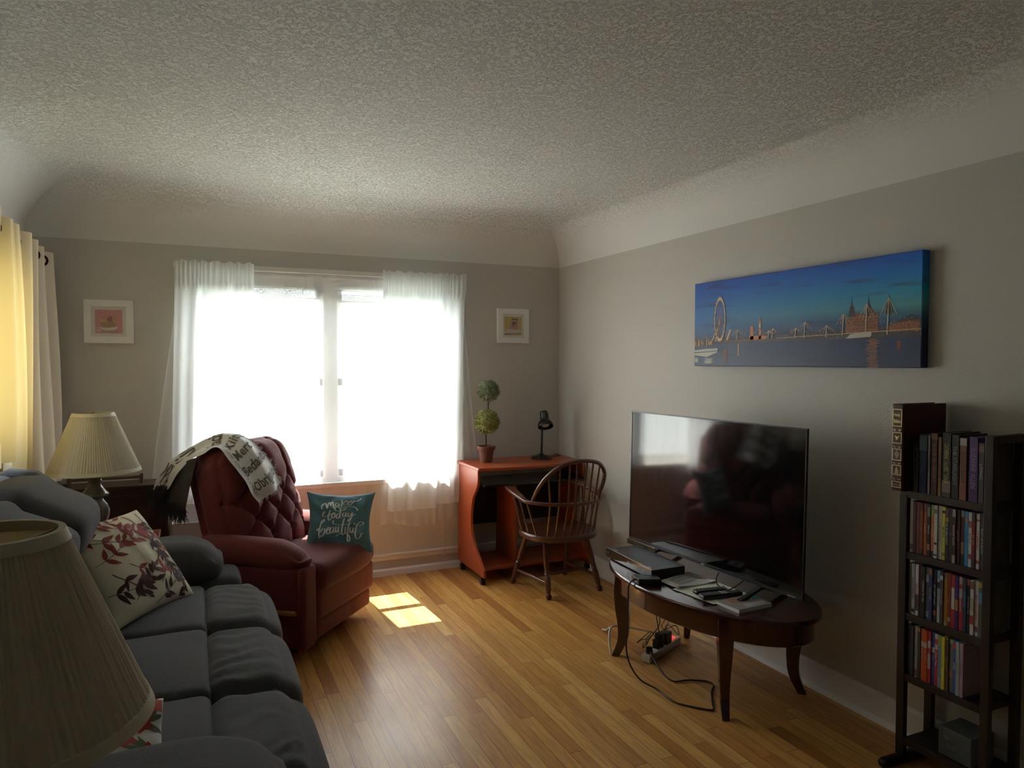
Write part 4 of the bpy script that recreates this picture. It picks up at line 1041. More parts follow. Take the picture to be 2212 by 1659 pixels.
for (cz, r_, cx2, m_) in ((1.035, .093, px_ + .005, M_LF1), (1.245, .079, px_ + .016, M_LF2)):
    b = MB(); rr = random.Random(int(cz * 100))
    b.lathe([(.001, cz - r_ * .72)] + [(r_ * .72 * cos(a), cz + r_ * .72 * sin(a)) for a in [(-80 + 20 * i) * pi / 180 for i in range(9)]] + [(.001, cz + r_ * .72)], (cx2, py_, 0), 18, cap=False)
    for i in range(1500):
        z_ = rr.uniform(-1, 1); a = rr.uniform(0, 2 * pi); q = sqrt(1 - z_ * z_); d = Vector((q * cos(a), q * sin(a), z_))
        base = Vector((cx2, py_, cz)) + d * r_ * rr.uniform(.66, .84)
        dr = (d + Vector((rr.uniform(-.8, .8), rr.uniform(-.8, .8), rr.uniform(-.8, .8)))).normalized(); L = rr.uniform(.014, .026); s_ = dr.cross(Vector((rr.random(), rr.random(), rr.random()))).normalized() * .0032
        b.add([base, base + dr * L * .5 + s_, base + dr * L, base + dr * L * .5 - s_], [(0, 1, 2, 3)])
    obj('foliage_ball', b, m_, t)

# ================================================================== WINDSOR CHAIR
wc_ = thing('windsor_chair', 'dark wooden bow-back Windsor armchair pulled up to the desk', 'chair', (2.105, 3.95, 0), radians(2))
def wp(name, b, sm=True, **k): return obj(name, b, M_WINDSOR, wc_, smooth=sm, local=True, **k)
# local frame: +Y towards the desk
def seat_outline(k=1.0, n=44):
    o = []
    for i in range(n):
        a = 2 * pi * i / n; o.append((.245 * k * (abs(cos(a)) ** .82) * (1 if cos(a) > 0 else -1), .22 * k * (abs(sin(a)) ** (.75 if sin(a) > 0 else .95)) * (1 if sin(a) > 0 else -1)))
    return o
b = MB(); rings = [(.90, .348), (.985, .356), (1.0, .368), (1.0, .382), (.97, .390), (.75, .380), (.35, .376), (.02, .377)]
n = 44
for k, z in rings: b.v += [(x, y, z) for x, y in seat_outline(k, n)]
for j in range(len(rings) - 1):
    for i in range(n): b.f.append((j * n + i, j * n + (i + 1) % n, (j + 1) * n + (i + 1) % n, (j + 1) * n + i))
b.f.append(tuple(range(n))[::-1]); wp('seat', b, 50)
TURN = [(0, .015), (.05, .017), (.09, .012), (.11, .017), (.13, .012), (.15, .018), (.19, .021), (.30, .022), (.40, .019), (.55, .017), (.62, .013), (.65, .021), (.68, .013), (.70, .019), (.74, .020), (.88, .018), (.93, .013), (1.0, .013)]
def turned(p, q, prof, sc=1):
    p, q = Vector(p), Vector(q); b = MB(); pts = [p.lerp(q, t_) for t_, r_ in prof]; b.tube(pts, [r_ * sc for t_, r_ in prof], 12); return b
feet = {(-1, -1): (-.150, -.150, 0), (1, -1): (.225, -.140, 0), (-1, 1): (-.205, .245, 0), (1, 1): (.20, .255, 0)}
tops = {(-1, -1): (-.145, -.085, .352), (1, -1): (.150, -.085, .352), (-1, 1): (-.155, .13, .352), (1, 1): (.155, .13, .352)}
LEGT = [(0, .013), (.03, .017), (.07, .018), (.10, .012), (.16, .017), (.28, .019), (.36, .0185), (.40, .013), (.42, .019), (.45, .013), (.47, .018), (.50, .014), (.60, .018), (.80, .016), (1, .013)]
for k in feet: wp('leg', turned(feet[k], tops[k], LEGT))
mid = lambda k, t_: Vector(feet[k]).lerp(Vector(tops[k]), t_)
SP = [(0, .008), (.2, .011), (.5, .015), (.8, .011), (1, .008)]
wp('stretcher', turned(mid((-1, -1), .27), mid((-1, 1), .27), SP)); wp('stretcher', turned(mid((1, -1), .27), mid((1, 1), .27), SP))
wp('stretcher', turned(mid((-1, -1), .27).lerp(mid((-1, 1), .27), .5), mid((1, -1), .27).lerp(mid((1, 1), .27), .5), SP))
# arm rail: horseshoe
rail = []
for i in range(41):
    a = pi + pi * i / 40; rail.append((.262 * cos(a), -.02 + .225 * sin(a) if True else 0, .598 + .0 * i))
rail = [(-.245, .20, .640), (-.262, .10, .628), (-.268, .0, .612)] + [(.270 * cos(pi + pi * i / 20), -.03 + .22 * sin(pi + pi * i / 20), .600 - .008 * sin(pi * i / 20)) for i in range(1, 20)] + [(.268, .0, .612), (.262, .10, .628), (.245, .20, .640)]
rl = smoothline(rail, 3)
b = MB(); P = rl; vs = []; 
for i, p in enumerate(P):
    tt = (P[min(i + 1, len(P) - 1)] - P[max(0, i - 1)]).normalized(); nn = Vector((-tt.y, tt.x, 0)).normalized()
    endw = sstep(.0, .12, min(i, len(P) - 1 - i) / len(P)); w = .032 - .014 * endw
    for (a, z) in ((-1, -.009), (1, -.009), (1, .009), (-1, .009)): vs.append(p + nn * w * a + Vector((0, 0, z)))
b.add(vs, [(4 * i + k, 4 * i + (k + 1) % 4, 4 * i + 4 + (k + 1) % 4, 4 * i + 4 + k) for i in range(len(P) - 1) for k in range(4)] + [(3, 2, 1, 0), tuple(4 * (len(P) - 1) + k for k in range(4))])
wp('arm_rail', b, 40, bevel=.004)
# bow
bow = [(-.235, -.10, .605), (-.232, -.155, .68), (-.205, -.215, .76), (-.14, -.262, .825), (-.05, -.285, .852), (.05, -.285, .852), (.14, -.262, .825), (.205, -.215, .76), (.232, -.155, .68), (.235, -.10, .605)]
bw = smoothline(bow, 6); b = MB(); b.tube(bw, .0125, 12); wp('bow', b)
# spindles through rail to bow
for i in range(8):
    f = -1 + 2 * (i + .5) / 8; x0 = .175 * f; xs = .24 * f
    a0 = Vector((x0 * 1.05, -.185 + .05 * f * f, .375))
    if abs(f) < .95:
        best = min(bw, key=lambda p: abs(p.x - .222 * f) + (0 if p.z > .69 else 1)); mid_ = min(rl, key=lambda p: abs(p.x - .20 * f) + (0 if p.y < 0 else 5))
        b = MB(); b.tube([a0, Vector((mid_.x, mid_.y, mid_.z)), best], [.006, .0072, .0052], 8); wp('spindle', b)
for sg in (-1, 1):
    for (xs, y0, xr, y1) in ((.205, -.10, .262, -.06), (.222, -.03, .266, .025)):
        b = MB(); b.tube([(sg * xs, y0, .375), (sg * xr, y1, .608)], .0062, 8); wp('spindle', b)
    wp('arm_post', turned((sg * .215, .06, .375), (sg * .252, .125, .622), [(0, .010), (.12, .014), (.35, .019), (.6, .013), (.75, .011), (.82, .015), (.9, .010), (1, .010)]))
wc_.location.z = 0

# ================================================================== TV TABLE
TT = thing('oval_table', 'dark mahogany oval coffee table with sabre legs, used as television stand', 'table', (2.150, 2.60, 0), radians(5))
def eo(a_, b_, z, n=72): return [(a_ * cos(2 * pi * i / n), b_ * sin(2 * pi * i / n), z) for i in range(n)]
def ring_mesh(rings, n=72, cap0=True, cap1=True):
    b = MB()
    for r_ in rings: b.v += eo(*r_, n)
    for j in range(len(rings) - 1):
        for i in range(n): b.f.append((j * n + i, j * n + (i + 1) % n, (j + 1) * n + (i + 1) % n, (j + 1) * n + i))
    if cap0: b.f.append(tuple(range(n))[::-1])
    if cap1: b.f.append(tuple(range((len(rings) - 1) * n, len(rings) * n)))
    return b
TA, TB_ = .325, .58
obj('tabletop', ring_mesh([(TA - .012, TB_ - .012, .413), (TA, TB_, .417), (TA, TB_, .429), (TA - .005, TB_ - .005, .435)]), M_ESPRESSO, TT, smooth=40, local=True)
obj('apron', ring_mesh([(TA - .035, TB_ - .035, .322), (TA - .028, TB_ - .028, .327), (TA - .028, TB_ - .028, .413)]), M_ESPRESSO, TT, smooth=40, local=True)
for (sx, sy) in ((-1, -1), (-1, 1), (1, 1), (1, -1)):
    prof = [(.0, .40, .030), (.004, .33, .030), (.012, .24, .028), (.012, .16, .024), (.0, .08, .020), (-.022, .0, .017)]
    top = Vector((sx * .205, sy * .325, 0)); out = Vector((sx * .6, sy * .8, 0)).normalized(); side_ = Vector((-out.y, out.x, 0)); vs = []
    P = smoothline([(d, z, w) for d, z, w in [(.0, .412, .032), (.018, .33, .031), (.030, .24, .029), (.028, .16, .025), (.008, .08, .021), (.0, .0, .018)]], 4)
    P = smoothline([(d, z, w) for d, z, w in [(.0, .412, .032), (.020, .33, .031), (.026, .24, .029), (.018, .16, .025), (.010, .08, .021), (.018, .0, .018)]], 4)
    P = smoothline([(.0, .412, .032), (.022, .33, .031), (.032, .24, .028), (.030, .16, .024), (.022, .08, .020), (.034, .0, .017)], 4)
    P = smoothline([(.0, .412, .044), (.010, .33, .042), (.010, .24, .036), (.004, .16, .030), (.010, .08, .025), (.044, .0, .020)], 4)
    for p in P:
        c = top + out * p.x
        for (i, j) in ((-1, -1), (1, -1), (1, 1), (-1, 1)): vs.append(c + out * i * p.z * .9 + side_ * j * p.z * .72 + Vector((0, 0, p.y)))
    b = MB(); m_ = len(P); b.add(vs, [(4 * i + (k + 1) % 4, 4 * i + k, 4 * i + 4 + k, 4 * i + 4 + (k + 1) % 4) for i in range(m_ - 1) for k in range(4)] + [(0, 1, 2, 3), tuple(4 * (m_ - 1) + k for k in (3, 2, 1, 0))])
    obj('leg', b, M_ESPRESSO, TT, smooth=50, local=True, bevel=.003)

# ================================================================== TELEVISION
A_, B_ = Vector((2.195, 2.062, 0)), Vector((2.135, 3.195, 0))
tv_r = (B_ - A_); TVW = tv_r.length; yaw_ = atan2(tv_r.y, tv_r.x)
tv = thing('television', 'large flat black television standing on the oval table', 'television', ((A_ + B_) / 2).to_tuple()[:2] + (.435,), yaw_)
# local: X along the screen (towards far), +Y faces the room (-x world), z up from table
def tvp(name, b, m, **k): return obj(name, b, m, tv, local=True, **k)
z0, z1 = .062, .748; hw = TVW / 2; TL = math.tan(radians(1.2))
def TP(x, y, z): return (x, y - (z) * TL, z)
M_SCREEN = mat('glossy_dark_screen', (.004, .004, .005), .06, spec=.75, coat=.25)
b = MB(); b.add([TP(-hw, -.008, z0), TP(hw, -.008, z0), TP(hw, .0, z0), TP(-hw, .0, z0), TP(-hw, -.008, z1), TP(hw, -.008, z1), TP(hw, .0, z1), TP(-hw, .0, z1)],
                [(3, 2, 1, 0), (4, 5, 6, 7), (0, 1, 5, 4), (1, 2, 6, 5), (2, 3, 7, 6), (3, 0, 4, 7)]); tvp('housing', b, M_BLACK)
b = MB(); i_ = .006; b.add([TP(-hw + i_, .0012, z0 + .014), TP(hw - i_, .0012, z0 + .014), TP(hw - i_, .0012, z1 - i_), TP(-hw + i_, .0012, z1 - i_)], [(3, 2, 1, 0)]); tvp('screen', b, M_SCREEN)
M_GUN = mat('gunmetal_bezel', (.06, .06, .065), .3, metal=.7)
b = MB()
for (x0, x1, za, zb_) in ((-hw, hw, z0, z0 + .012), (-hw, hw, z1 - .005, z1), (-hw, -hw + .005, z0, z1), (hw - .005, hw, z0, z1)):
    vs = [TP(x, y, z) for z in (za, zb_) for (x, y) in ((x0, -.0), (x1, -.0), (x1, .0035), (x0, .0035))]; b.add(vs, [(3, 2, 1, 0), (4, 5, 6, 7), (0, 1, 5, 4), (1, 2, 6, 5), (2, 3, 7, 6), (3, 0, 4, 7)])
tvp('bezel', b, M_GUN)
b = MB(); b.add([TP(x, y, z) for z in (z0 + .02, .42) for (x, y) in ((-hw * .8, -.045), (hw * .8, -.045), (hw * .8, -.008), (-hw * .8, -.008))], [(3, 2, 1, 0), (4, 5, 6, 7), (0, 1, 5, 4), (1, 2, 6, 5), (2, 3, 7, 6), (3, 0, 4, 7)]); tvp('rear_case', b, M_BLACK)
for x in (-.34, .34):
    b = MB()
    for sg in (-1, 1): b.obox((x + sg * 0, sg * .065 - .01, .030), (.011, 0, 0), (0, .075, -.026 * sg), (0, .003, .0055)) if sg == 1 else b.obox((x, -.085, .030), (.011, 0, 0), (0, .075, .026), (0, -.003, .0055))
    b.box(x - .012, x + .012, -.03, .0, .045, .075)
    tvp('stand_foot', b, M_BLACK)
b = MB(); put_text(b, 'oo', TP(0, .004, z0 + .0055), (-1, 0, 0), (0, 0, 1), .005, .02); put_text(b, 'mini', TP(-hw + .06, .004, z0 + .0055), (-1, 0, 0), (0, 0, 1), .005, .045)
b = MB(); b.box(-.010, .010, .0036, .0040, z0 + .003, z0 + .008); b.box(-hw + .035, -hw + .075, .0036, .0040, z0 + .004, z0 + .008)
b.v = [TP(v[0], v[1], v[2]) for v in b.v]; tvp('badge', b, mat('silver_badge', (.5, .5, .5), .3, metal=.6))

# ================================================================== THINGS ON THE TABLE
TZ = .435
def flat_quad(pts, z0, z1): return MB().prism(pts, 'z', z0, z1)
t = thing('disc_player', 'slim black disc player at the far end of the oval table', 'disc player', (2.04, 2.92, TZ))
PL = [(1.952, 3.125), (1.930, 2.70), (2.135, 2.695), (2.150, 3.112)]
PLc = [(1.952, 3.125), (1.930, 2.70), (2.118, 2.700), (2.132, 3.112)]
b = flat_quad(PLc, TZ + .004, TZ + .046); obj('casing', b, M_BLACK, t, bevel=.002)
b = flat_quad([(1.947, 3.127), (1.925, 2.698), (1.932, 2.698), (1.954, 3.127)], TZ + .006, TZ + .050); fr = obj('front_panel', b, M_BLACKG, t)
b = flat_quad([(1.9475, 3.127), (1.9255, 2.698), (1.929, 2.698), (1.951, 3.127)], TZ + .0495, TZ + .0515); obj('silver_edge', b, mat('silver_edge', (.35, .36, .38), .3, metal=.7), fr)
fx_ = Vector((1.9255 - 1.9475, 2.698 - 3.127, 0)).normalized()
b = MB(); put_text(b, 'LG', Vector((1.9465, 3.105, TZ + .030)) + Vector((-.0006, 0, 0)), fx_, (0, 0, 1), .010); put_text(b, '3D', Vector((1.9362, 2.905, TZ + .028)) + Vector((-.0006, 0, 0)), fx_, (0, 0, 1), .012)
for k in range(4): put_text(b, 'o', Vector((1.929 + .0006 * k - .0012, 2.765 - .014 * k + 0, TZ + .030)), fx_, (0, 0, 1), .004)
obj('front_marks', b, mat('pale_marking', (.6, .6, .6), .5), fr)
b = flat_quad([(1.965, 3.10), (1.963, 3.05), (1.975, 3.05), (1.977, 3.10)], TZ + .046, TZ + .0468); b2 = flat_quad([(1.945, 2.765), (1.943, 2.735), (1.955, 2.735), (1.957, 2.765)], TZ + .046, TZ + .0468); b.add(b2.v, b2.f)
obj('top_labels', b, mat('grey_label', (.30, .29, .29), .6), t)
b = MB(); 
for (x, y) in ((1.96, 3.09), (1.95, 2.73), (2.11, 2.73), (2.12, 3.08)): b.box(x - .008, x + .008, y - .008, y + .008, TZ, TZ + .004)
obj('feet', b, M_BLACK, t)

t = thing('set_top_box', 'small black set-top box with a row of buttons at the table edge', 'set-top box', (1.93, 2.66, TZ))
bx = [(1.868, 2.735), (1.858, 2.625), (1.985, 2.580), (1.995, 2.688)]
bx = [(1.848, 2.748), (1.834, 2.665), (1.925, 2.618), (1.946, 2.690)]
b = flat_quad(bx, TZ, TZ + .028); obj('casing', b, M_BLACK, t, bevel=.004)
b = MB()
for k in range(5): b.box(1.868 + k * .010, 1.874 + k * .010, 2.675 - k * .004, 2.684 - k * .004, TZ + .028, TZ + .0295)
obj('buttons', b, M_BLACKG, t)
# its cord, down to the floor and back to the strip
cord = [(1.846, 2.69, .450), (1.828, 2.70, .450), (1.806, 2.705, .425), (1.800, 2.70, .36), (1.802, 2.705, .26), (1.790, 2.70, .16), (1.795, 2.68, .08), (1.812, 2.62, .025), (1.85, 2.545, .006), (1.846, 2.47, .0045), (1.852, 2.41, .0045), (1.885, 2.36, .0045), (1.925, 2.315, .0045), (1.955, 2.30, .0045), (1.985, 2.34, .0045),
        (2.055, 2.43, .0045), (2.105, 2.475, .0045), (2.10, 2.52, .0045), (2.03, 2.56, .006), (1.965, 2.575, .006), (1.955, 2.63, .012), (1.965, 2.71, .035), (1.985, 2.785, .055)]
b = MB(); b.tube(smoothline(cord, 7), .0038, 8); obj('power_cord', b, M_CORD, t, smooth=True, label='black cord looping down over the floor')

# papers, magazine, remotes
M_PAPER = mat('newsprint', (.74, .75, .70), .8); M_PAPER2 = mat('pale_green_paper', (.76, .80, .68), .8)
t = thing('newspaper', 'folded grey printed newspaper sheet beside the disc player', 'newspaper', (2.06, 2.61, TZ))
def sheet(pts, z, curl=0, n=14):
    a, q, c, d = [Vector((*p, 0)) for p in pts]
    return MB().grid(lambda u, v: (a.lerp(q, u).lerp(d.lerp(c, u), v)) + Vector((0, 0, z + curl * (sin(u * 5 + v * 2) * .5 + .5) * (v ** 3 + (1 - u) ** 4 * .6))), n, n)
b = sheet([(1.950, 2.672), (2.155, 2.725), (2.185, 2.545), (1.945, 2.535)], TZ + .0025, .006); b2 = sheet([(1.955, 2.665), (2.150, 2.72), (2.180, 2.548), (1.955, 2.54)], TZ + .0055, .007); obj('sheet', b, M_PAPER, t, smooth='all'); s2 = obj('sheet', b2, M_PAPER, t, smooth='all')
b = MB(); a_, c_ = Vector((1.975, 2.655, 0)), Vector((2.09, 2.68, 0))
for k in range(15):
    f = k / 15; p = a_ + Vector((.0, -.105 * f, 0)); L_ = .115 if k % 5 else .07
    b.add([p + Vector((0, 0, TZ + .0145)), p + Vector((L_, .025, TZ + .0145)), p + Vector((L_, .0215, TZ + .0145)), p + Vector((0, -.0035, TZ + .0145))], [(0, 1, 2, 3)])
b.add([(2.105, 2.70, TZ + .0145), (2.14, 2.705, TZ + .0145), (2.16, 2.60, TZ + .0145), (2.12, 2.62, TZ + .0145)], [(3, 2, 1, 0)])
obj('print_lines', b, mat('grey_newsprint_ink', (.20, .205, .20), .8), t)
t = thing('paper_sheet', 'pale green paper sheet lying under the two remotes', 'paper', (2.05, 2.43, TZ))
b = sheet([(1.935, 2.555), (2.185, 2.56), (2.195, 2.335), (1.965, 2.315)], TZ + .002, .002); obj('sheet', b, M_PAPER2, t, smooth='all')
def remote(c, ang_, L, W, H, label, tz, accents):
    t = thing('remote_control', label, 'remote control', (*c, tz), ang_, group=None)
    b = MB(); b.soft((0, 0, H / 2), (L, W, H), .007, 10, lambda p, u: Vector((p.x, p.y * (1 - .12 * sstep(-.2, 1, u[0])), p.z))); obj('body', b, M_BLACK, t, smooth='all', local=True)
    b = MB(); b2 = MB()
    for i in range(9):
        for j in (-1, 0, 1):
            tgt = b2 if (accents and i in (5, 6)) else b
            tgt.box(-L / 2 + .018 + i * .0155, -L / 2 + .027 + i * .0155, j * .012 - .004, j * .012 + .004, H - .0008, H + .0012)
    obj('keys', b, mat('dark_grey_keys', (.07, .07, .075), .5), t, local=True)
    if b2.v: obj('pale_keys', b2, mat('pale_grey_keys', (.42, .42, .40), .5), t, local=True)
a_r = radians(-10)
remote((2.055, 2.375), radians(-8), .195, .046, .020, 'thicker black remote with pale grey keys, nearer the magazine', TZ + .0045, True)
remote((2.045, 2.438), radians(-10), .145, .042, .018, 'shorter black remote lying behind the longer one', TZ + .0045, False)
t = thing('magazine', 'thick magazine with a grey, orange and blue cover at the near edge of the table', 'magazine', (2.09, 2.27, TZ))
mg = [(1.985, 2.322), (1.995, 2.198), (2.175, 2.205), (2.185, 2.330)]
b = flat_quad(mg, TZ, TZ + .013); obj('pages', b, mat('white_page_block', (.82, .82, .80), .7), t)
b = flat_quad(mg, TZ + .013, TZ + .0145); c = obj('cover', b, mat('grey_cover', (.34, .32, .30), .4), t)
def patch(name, pts, m, z): obj(name, flat_quad(pts, z - .0006, z), m, c)
patch('cover_orange', [(2.03, 2.315), (2.025, 2.27), (2.10, 2.262), (2.12, 2.318)], mat('cover_orange', (.42, .20, .12), .4), TZ + .0152)
patch('cover_blue', [(2.10 + .028 * cos(a), 2.29 + .022 * sin(a)) for a in [2 * pi * i / 16 for i in range(16)]], mat('cover_blue', (.03, .06, .30), .4), TZ + .0156)
patch('cover_white_strip', [(2.055, 2.245), (2.05, 2.212), (2.155, 2.215), (2.165, 2.25)], mat('cover_white', (.5, .5, .48), .4), TZ + .0155)
patch('cover_teal', [(2.14, 2.326), (2.14, 2.275), (2.178, 2.27), (2.182, 2.326)], mat('cover_teal', (.02, .22, .20), .4), TZ + .0154)
b = MB(); b.tube(smoothline([(2.150, 2.50, .50), (2.135, 2.50, .47), (2.125, 2.47, TZ + .014), (2.135, 2.42, TZ + .012), (2.17, 2.40, .47), (2.19, 2.38, .50)], 6), .0028, 7)
tag(obj('television_cable', b, M_CORD, smooth=True), 'thin black cable looping from under the television onto the paper', 'cord')
b = MB(); b.box(2.145, 2.185, 3.06, 3.11, TZ, TZ + .018)
tag(obj('plug_adapter', b, M_OFFW, bevel=.004), 'small ivory adapter block behind the disc player', 'adapter')

# power strip and plugs
a_, q_ = Vector((1.972, 2.806, 0)), Vector((2.262, 2.945, 0)); d_ = (q_ - a_).normalized(); yaw2 = atan2(d_.y, d_.x)
t = thing('power_strip', 'ivory power strip with a red switch on the floor under the table', 'power strip', (*((a_ + q_) / 2)[:2], 0), yaw2)
HL = (q_ - a_).length / 2; STRIP = t
b = MB(); b.box(-HL, HL, -.024, .024, 0, .036); obj('casing', b, M_OFFW, t, local=True, bevel=.004)
for k in range(6):
    x = -HL + .03 + k * .040; b = MB(); b.box(x - .007, x - .005, .003, .011, .036, .0366); b.box(x + .005, x + .007, .003, .011, .036, .0366); b.lathe([(.0022, .036), (.0022, .0366)], (x, -.006, 0), 8); obj('socket', b, M_BLACK, t, local=True)
b = MB(); b.box(HL - .055, HL - .035, -.010, .010, .036, .043); obj('switch', b, mat('red_rocker', (.60, .02, .02), .3, emit=((1, .05, .03), 1.2)), t, local=True, label='red rocker switch')
def on_strip(x, y, z): return Vector((t.location.x + x * d_.x - y * d_.y, t.location.y + x * d_.y + y * d_.x, z))
def plug(name, label, x, sz, cat='plug', h=.036):
    b = MB(); c = on_strip(x, 0, h + sz[2] / 2 + .0005); b.obox(c, d_ * sz[0] / 2, Vector((-d_.y, d_.x, 0)) * sz[1] / 2, Vector((0, 0, sz[2] / 2)))
    return tag(obj(name, b, M_BLACK, bevel=.004), label, cat)
b = MB(); b.lathe([(.0165, .0365), (.017, .045), (.016, .063), (.010, .066)], on_strip(-HL + .035, 0, 0), 20); tag(obj('round_plug', b, M_BLACK, smooth=40), 'round black plug alone at the near end of the power strip', 'plug')
AD1 = plug('power_adapter', 'large black power adapter next to the red switch', .035, (.055, .048, .058), 'adapter')
AD2 = plug('power_adapter', 'narrow upright black adapter in the middle of the power strip', -.025, (.024, .040, .068), 'adapter')
AD3 = plug('power_adapter', 'slim black plug left of the other adapters on the strip', -.055, (.022, .034, .045), 'adapter')
def wire(name, pts, r_, m, par, n=6): b = MB(); b.tube(smoothline(pts, n), r_, 7); return obj(name, b, m, par, smooth=True)
S_ = on_strip
wire('adapter_cord', [S_(-.025, 0, .105), S_(-.03, .01, .16), S_(-.005, .03, .20), S_(.02, .03, .19), S_(.01, .02, .13), S_(-.01, .06, .06), S_(.02, .10, .01), S_(.10, .14, .005), S_(.2, .16, .005)], .0026, M_CORD, AD2)
wire('adapter_cord', [S_(-.055, 0, .083), S_(-.075, .02, .12), S_(-.11, .04, .10), S_(-.15, .05, .085), S_(-.17, .04, .09), S_(-.15, .03, .10), S_(-.09, .03, .085), S_(-.05, .05, .05), S_(-.03, .09, .005), S_(.05, .13, .005)], .0018, M_CORD, AD3)
wire('adapter_cord', [S_(.035, 0, .096), S_(.05, -.01, .14), S_(.085, .0, .165), S_(.10, .02, .15), S_(.07, .04, .10), S_(.10, .03, .08), S_(.13, -.01, .10), S_(.12, -.03, .06), S_(.14, .04, .09), S_(.17, .08, .03), S_(.22, .12, .005)], .0020, M_CORD, AD1)
WC = [S_(HL, .0, .02), S_(HL - .06, .05, .045), S_(.02, .14, .075), S_(-.06, .20, .10), S_(-.12, .22, .105), S_(-.17, .20, .07), S_(-.20, .17, .008), S_(-.17, .20, .05), S_(-.10, .24, .09), S_(-.04, .30, .05), S_(.05, .38, .006)]
ML_ = Matrix.Rotation(-yaw2, 3, 'Z'); b = MB(); b.tube([ML_ @ (p - STRIP.location) for p in smoothline(WC, 6)], .0048, 7); obj('supply_cord', b, mat('white_cord', (.62, .60, .56), .5), STRIP, smooth=True, local=True)

# wall plate with louvres behind the television
t = thing('wall_register', 'beige louvred register low on the right wall behind the television', 'wall register', (XR - .02, 3.56, .30))
b = MB(); b.box(XR - .05, XR - .001, 3.40, 3.70, .22, .350); obj('housing', b, mat('beige_enamel', (.50, .46, .38), .4), t, bevel=.003)
b = MB()
for k in range(17): b.box(XR - .054, XR - .050, 3.41 + k * .0175, 3.418 + k * .0175, .32, .350)
obj('louvres', b, mat('dark_slot', (.06, .05, .04), .6), t)

# ================================================================== MEDIA TOWER
SHX0, SHX1, SHY0, SHY1 = 2.312, 2.485, 1.413, 1.738
tower_ = thing('media_shelf', 'tall narrow espresso shelf tower against the right wall, full of films and books', 'shelf', (2.40, 1.57, 0))
LV = [.098, .330, .551, .772, .990]
def post(x, y, z1, w=.030): b = MB(); b.box(x, x + .022, y, y + w, .02, z1); obj('post', b, M_SHELF, tower_, bevel=.002)
post(SHX0, SHY1 - .030, .975); post(SHX1 - .022, SHY1 - .030, .975)
post(SHX0, SHY0, 1.212, .028); post(SHX1 - .022, SHY0, 1.212, .028)
b = MB(); b.box(SHX0 + .022, SHX1 - .022, SHY0, SHY0 + .022, 1.185, 1.212); obj('end_rail', b, M_SHELF, tower_, bevel=.002)
b = MB(); b.box(SHX0 + .022, SHX1 - .022, SHY0 + .004, SHY0 + .018, .03, .07); obj('end_rail', b, M_SHELF, tower_)
for z in LV:
    b = MB(); b.box(SHX0 + .003, SHX1, SHY0 + .026, SHY1 - (.028 if z < .9 else .0), z - .026, z); obj('shelf_board', b, M_SHELF, tower_, bevel=.0015)
for y in (SHY0, SHY1 - .032):
    b = MB(); b.soft((2.355, y + .016, .016), (.27, .040, .032), .014, 10); obj('foot', b, M_SHELF, tower_, smooth='all')

def colmat(c, r_=.5):
    return mat('cover_%d_%d_%d' % tuple(int(q * 999) for q in c), c, r_)
def spine_item(name, cat, group, x0, depth, ya, w, z, h, c, title, tcol, label, bands=(), lean=0, pages=False, dx=0):
    """case or book: spine faces -x, ya = its far side, w its thickness"""
    xs = x0 + dx
    t = thing(name, label, cat, (xs + depth / 2, ya - w / 2, z), group=group)
    b = MB()
    if pages:
        b.box(xs, xs + .004, ya - w, ya, z, z + h); b.box(xs, xs + depth, ya - .0022, ya, z, z + h); b.box(xs, xs + depth, ya - w, ya - w + .0022, z, z + h)
        obj('cover', b, colmat(c), t)
        p = MB(); p.box(xs + .004, xs + depth - .004, ya - w + .0022, ya - .0022, z + .003, z + h - .003); obj('pages', p, mat('page_block', (.50, .46, .38), .8), t)
    else:
        b.box(xs, xs + depth, ya - w, ya, z, z + h); obj('case', b, colmat(c, .42), t, bevel=.001)
    for k, (f0, f1, bc) in enumerate(bands):
        q = MB(); q.box(xs - .0005, xs + .001, ya - w + .001, ya - .001, z + h * f0, z + h * f1); obj('spine_band', q, colmat(bc), t)
    if title:
        q = MB(); put_text(q, title, (xs - .0008, ya - w / 2, z + h * .52), (0, 0, -1), (0, -1, 0) if False else (0, -1, 0), w * .50, min(h * .62, len(title) * w * .42), bold=.01)
        # letters read downwards, tops to the near side
        obj('title', q, colmat(tcol, .5), t)
    return t
K, Wt, Rd, Bl, Yl, Or, Br, Gy, Tl = (.012, .012, .014), (.46, .47, .46), (.34, .022, .018), (.03, .06, .26), (.50, .46, .05), (.42, .085, .018), (.11, .028, .018), (.16, .16, .17), (.03, .24, .46)
# ---- top row books, starts with the big one
t = thing('large_bible', 'tall maroon leather book with gilt spine panels, far end of the top shelf', 'book', (2.37, 1.722, .990))
bx0, by0, by1, bz0, bz1 = 2.270, 1.694, 1.742, .991, 1.298
b = MB(); b.soft((bx0 + .006, (by0 + by1) / 2, (bz0 + bz1) / 2), (.016, by1 - by0, bz1 - bz0), .005, 8); b.box(bx0 + .006, bx0 + .222, by1 - .004, by1, bz0, bz1); b.box(bx0 + .006, bx0 + .222, by0, by0 + .004, bz0, bz1)
cvr = obj('cover', b, mat('maroon_leather', (.050, .008, .010), .4), t, smooth=40)
b = MB(); b.box(bx0 + .012, bx0 + .216, by0 + .004, by1 - .004, bz0 + .005, bz1 - .006); obj('pages', b, mat('page_block', (.50, .46, .38), .8), t)
GD = mat('gilt', (.70, .58, .28), .32, metal=.75); b = MB(); xg = bx0 - .0026; yc, H_ = (by0 + by1) / 2, bz1 - bz0
def gframe(za, zb_, w=.0028):
    y0, y1 = by0 + .006, by1 - .006
    b.box(xg, xg + .001, y0, y1, za, za + w); b.box(xg, xg + .001, y0, y1, zb_ - w, zb_); b.box(xg, xg + .001, y0, y0 + w, za, zb_); b.box(xg, xg + .001, y1 - w, y1, za, zb_)
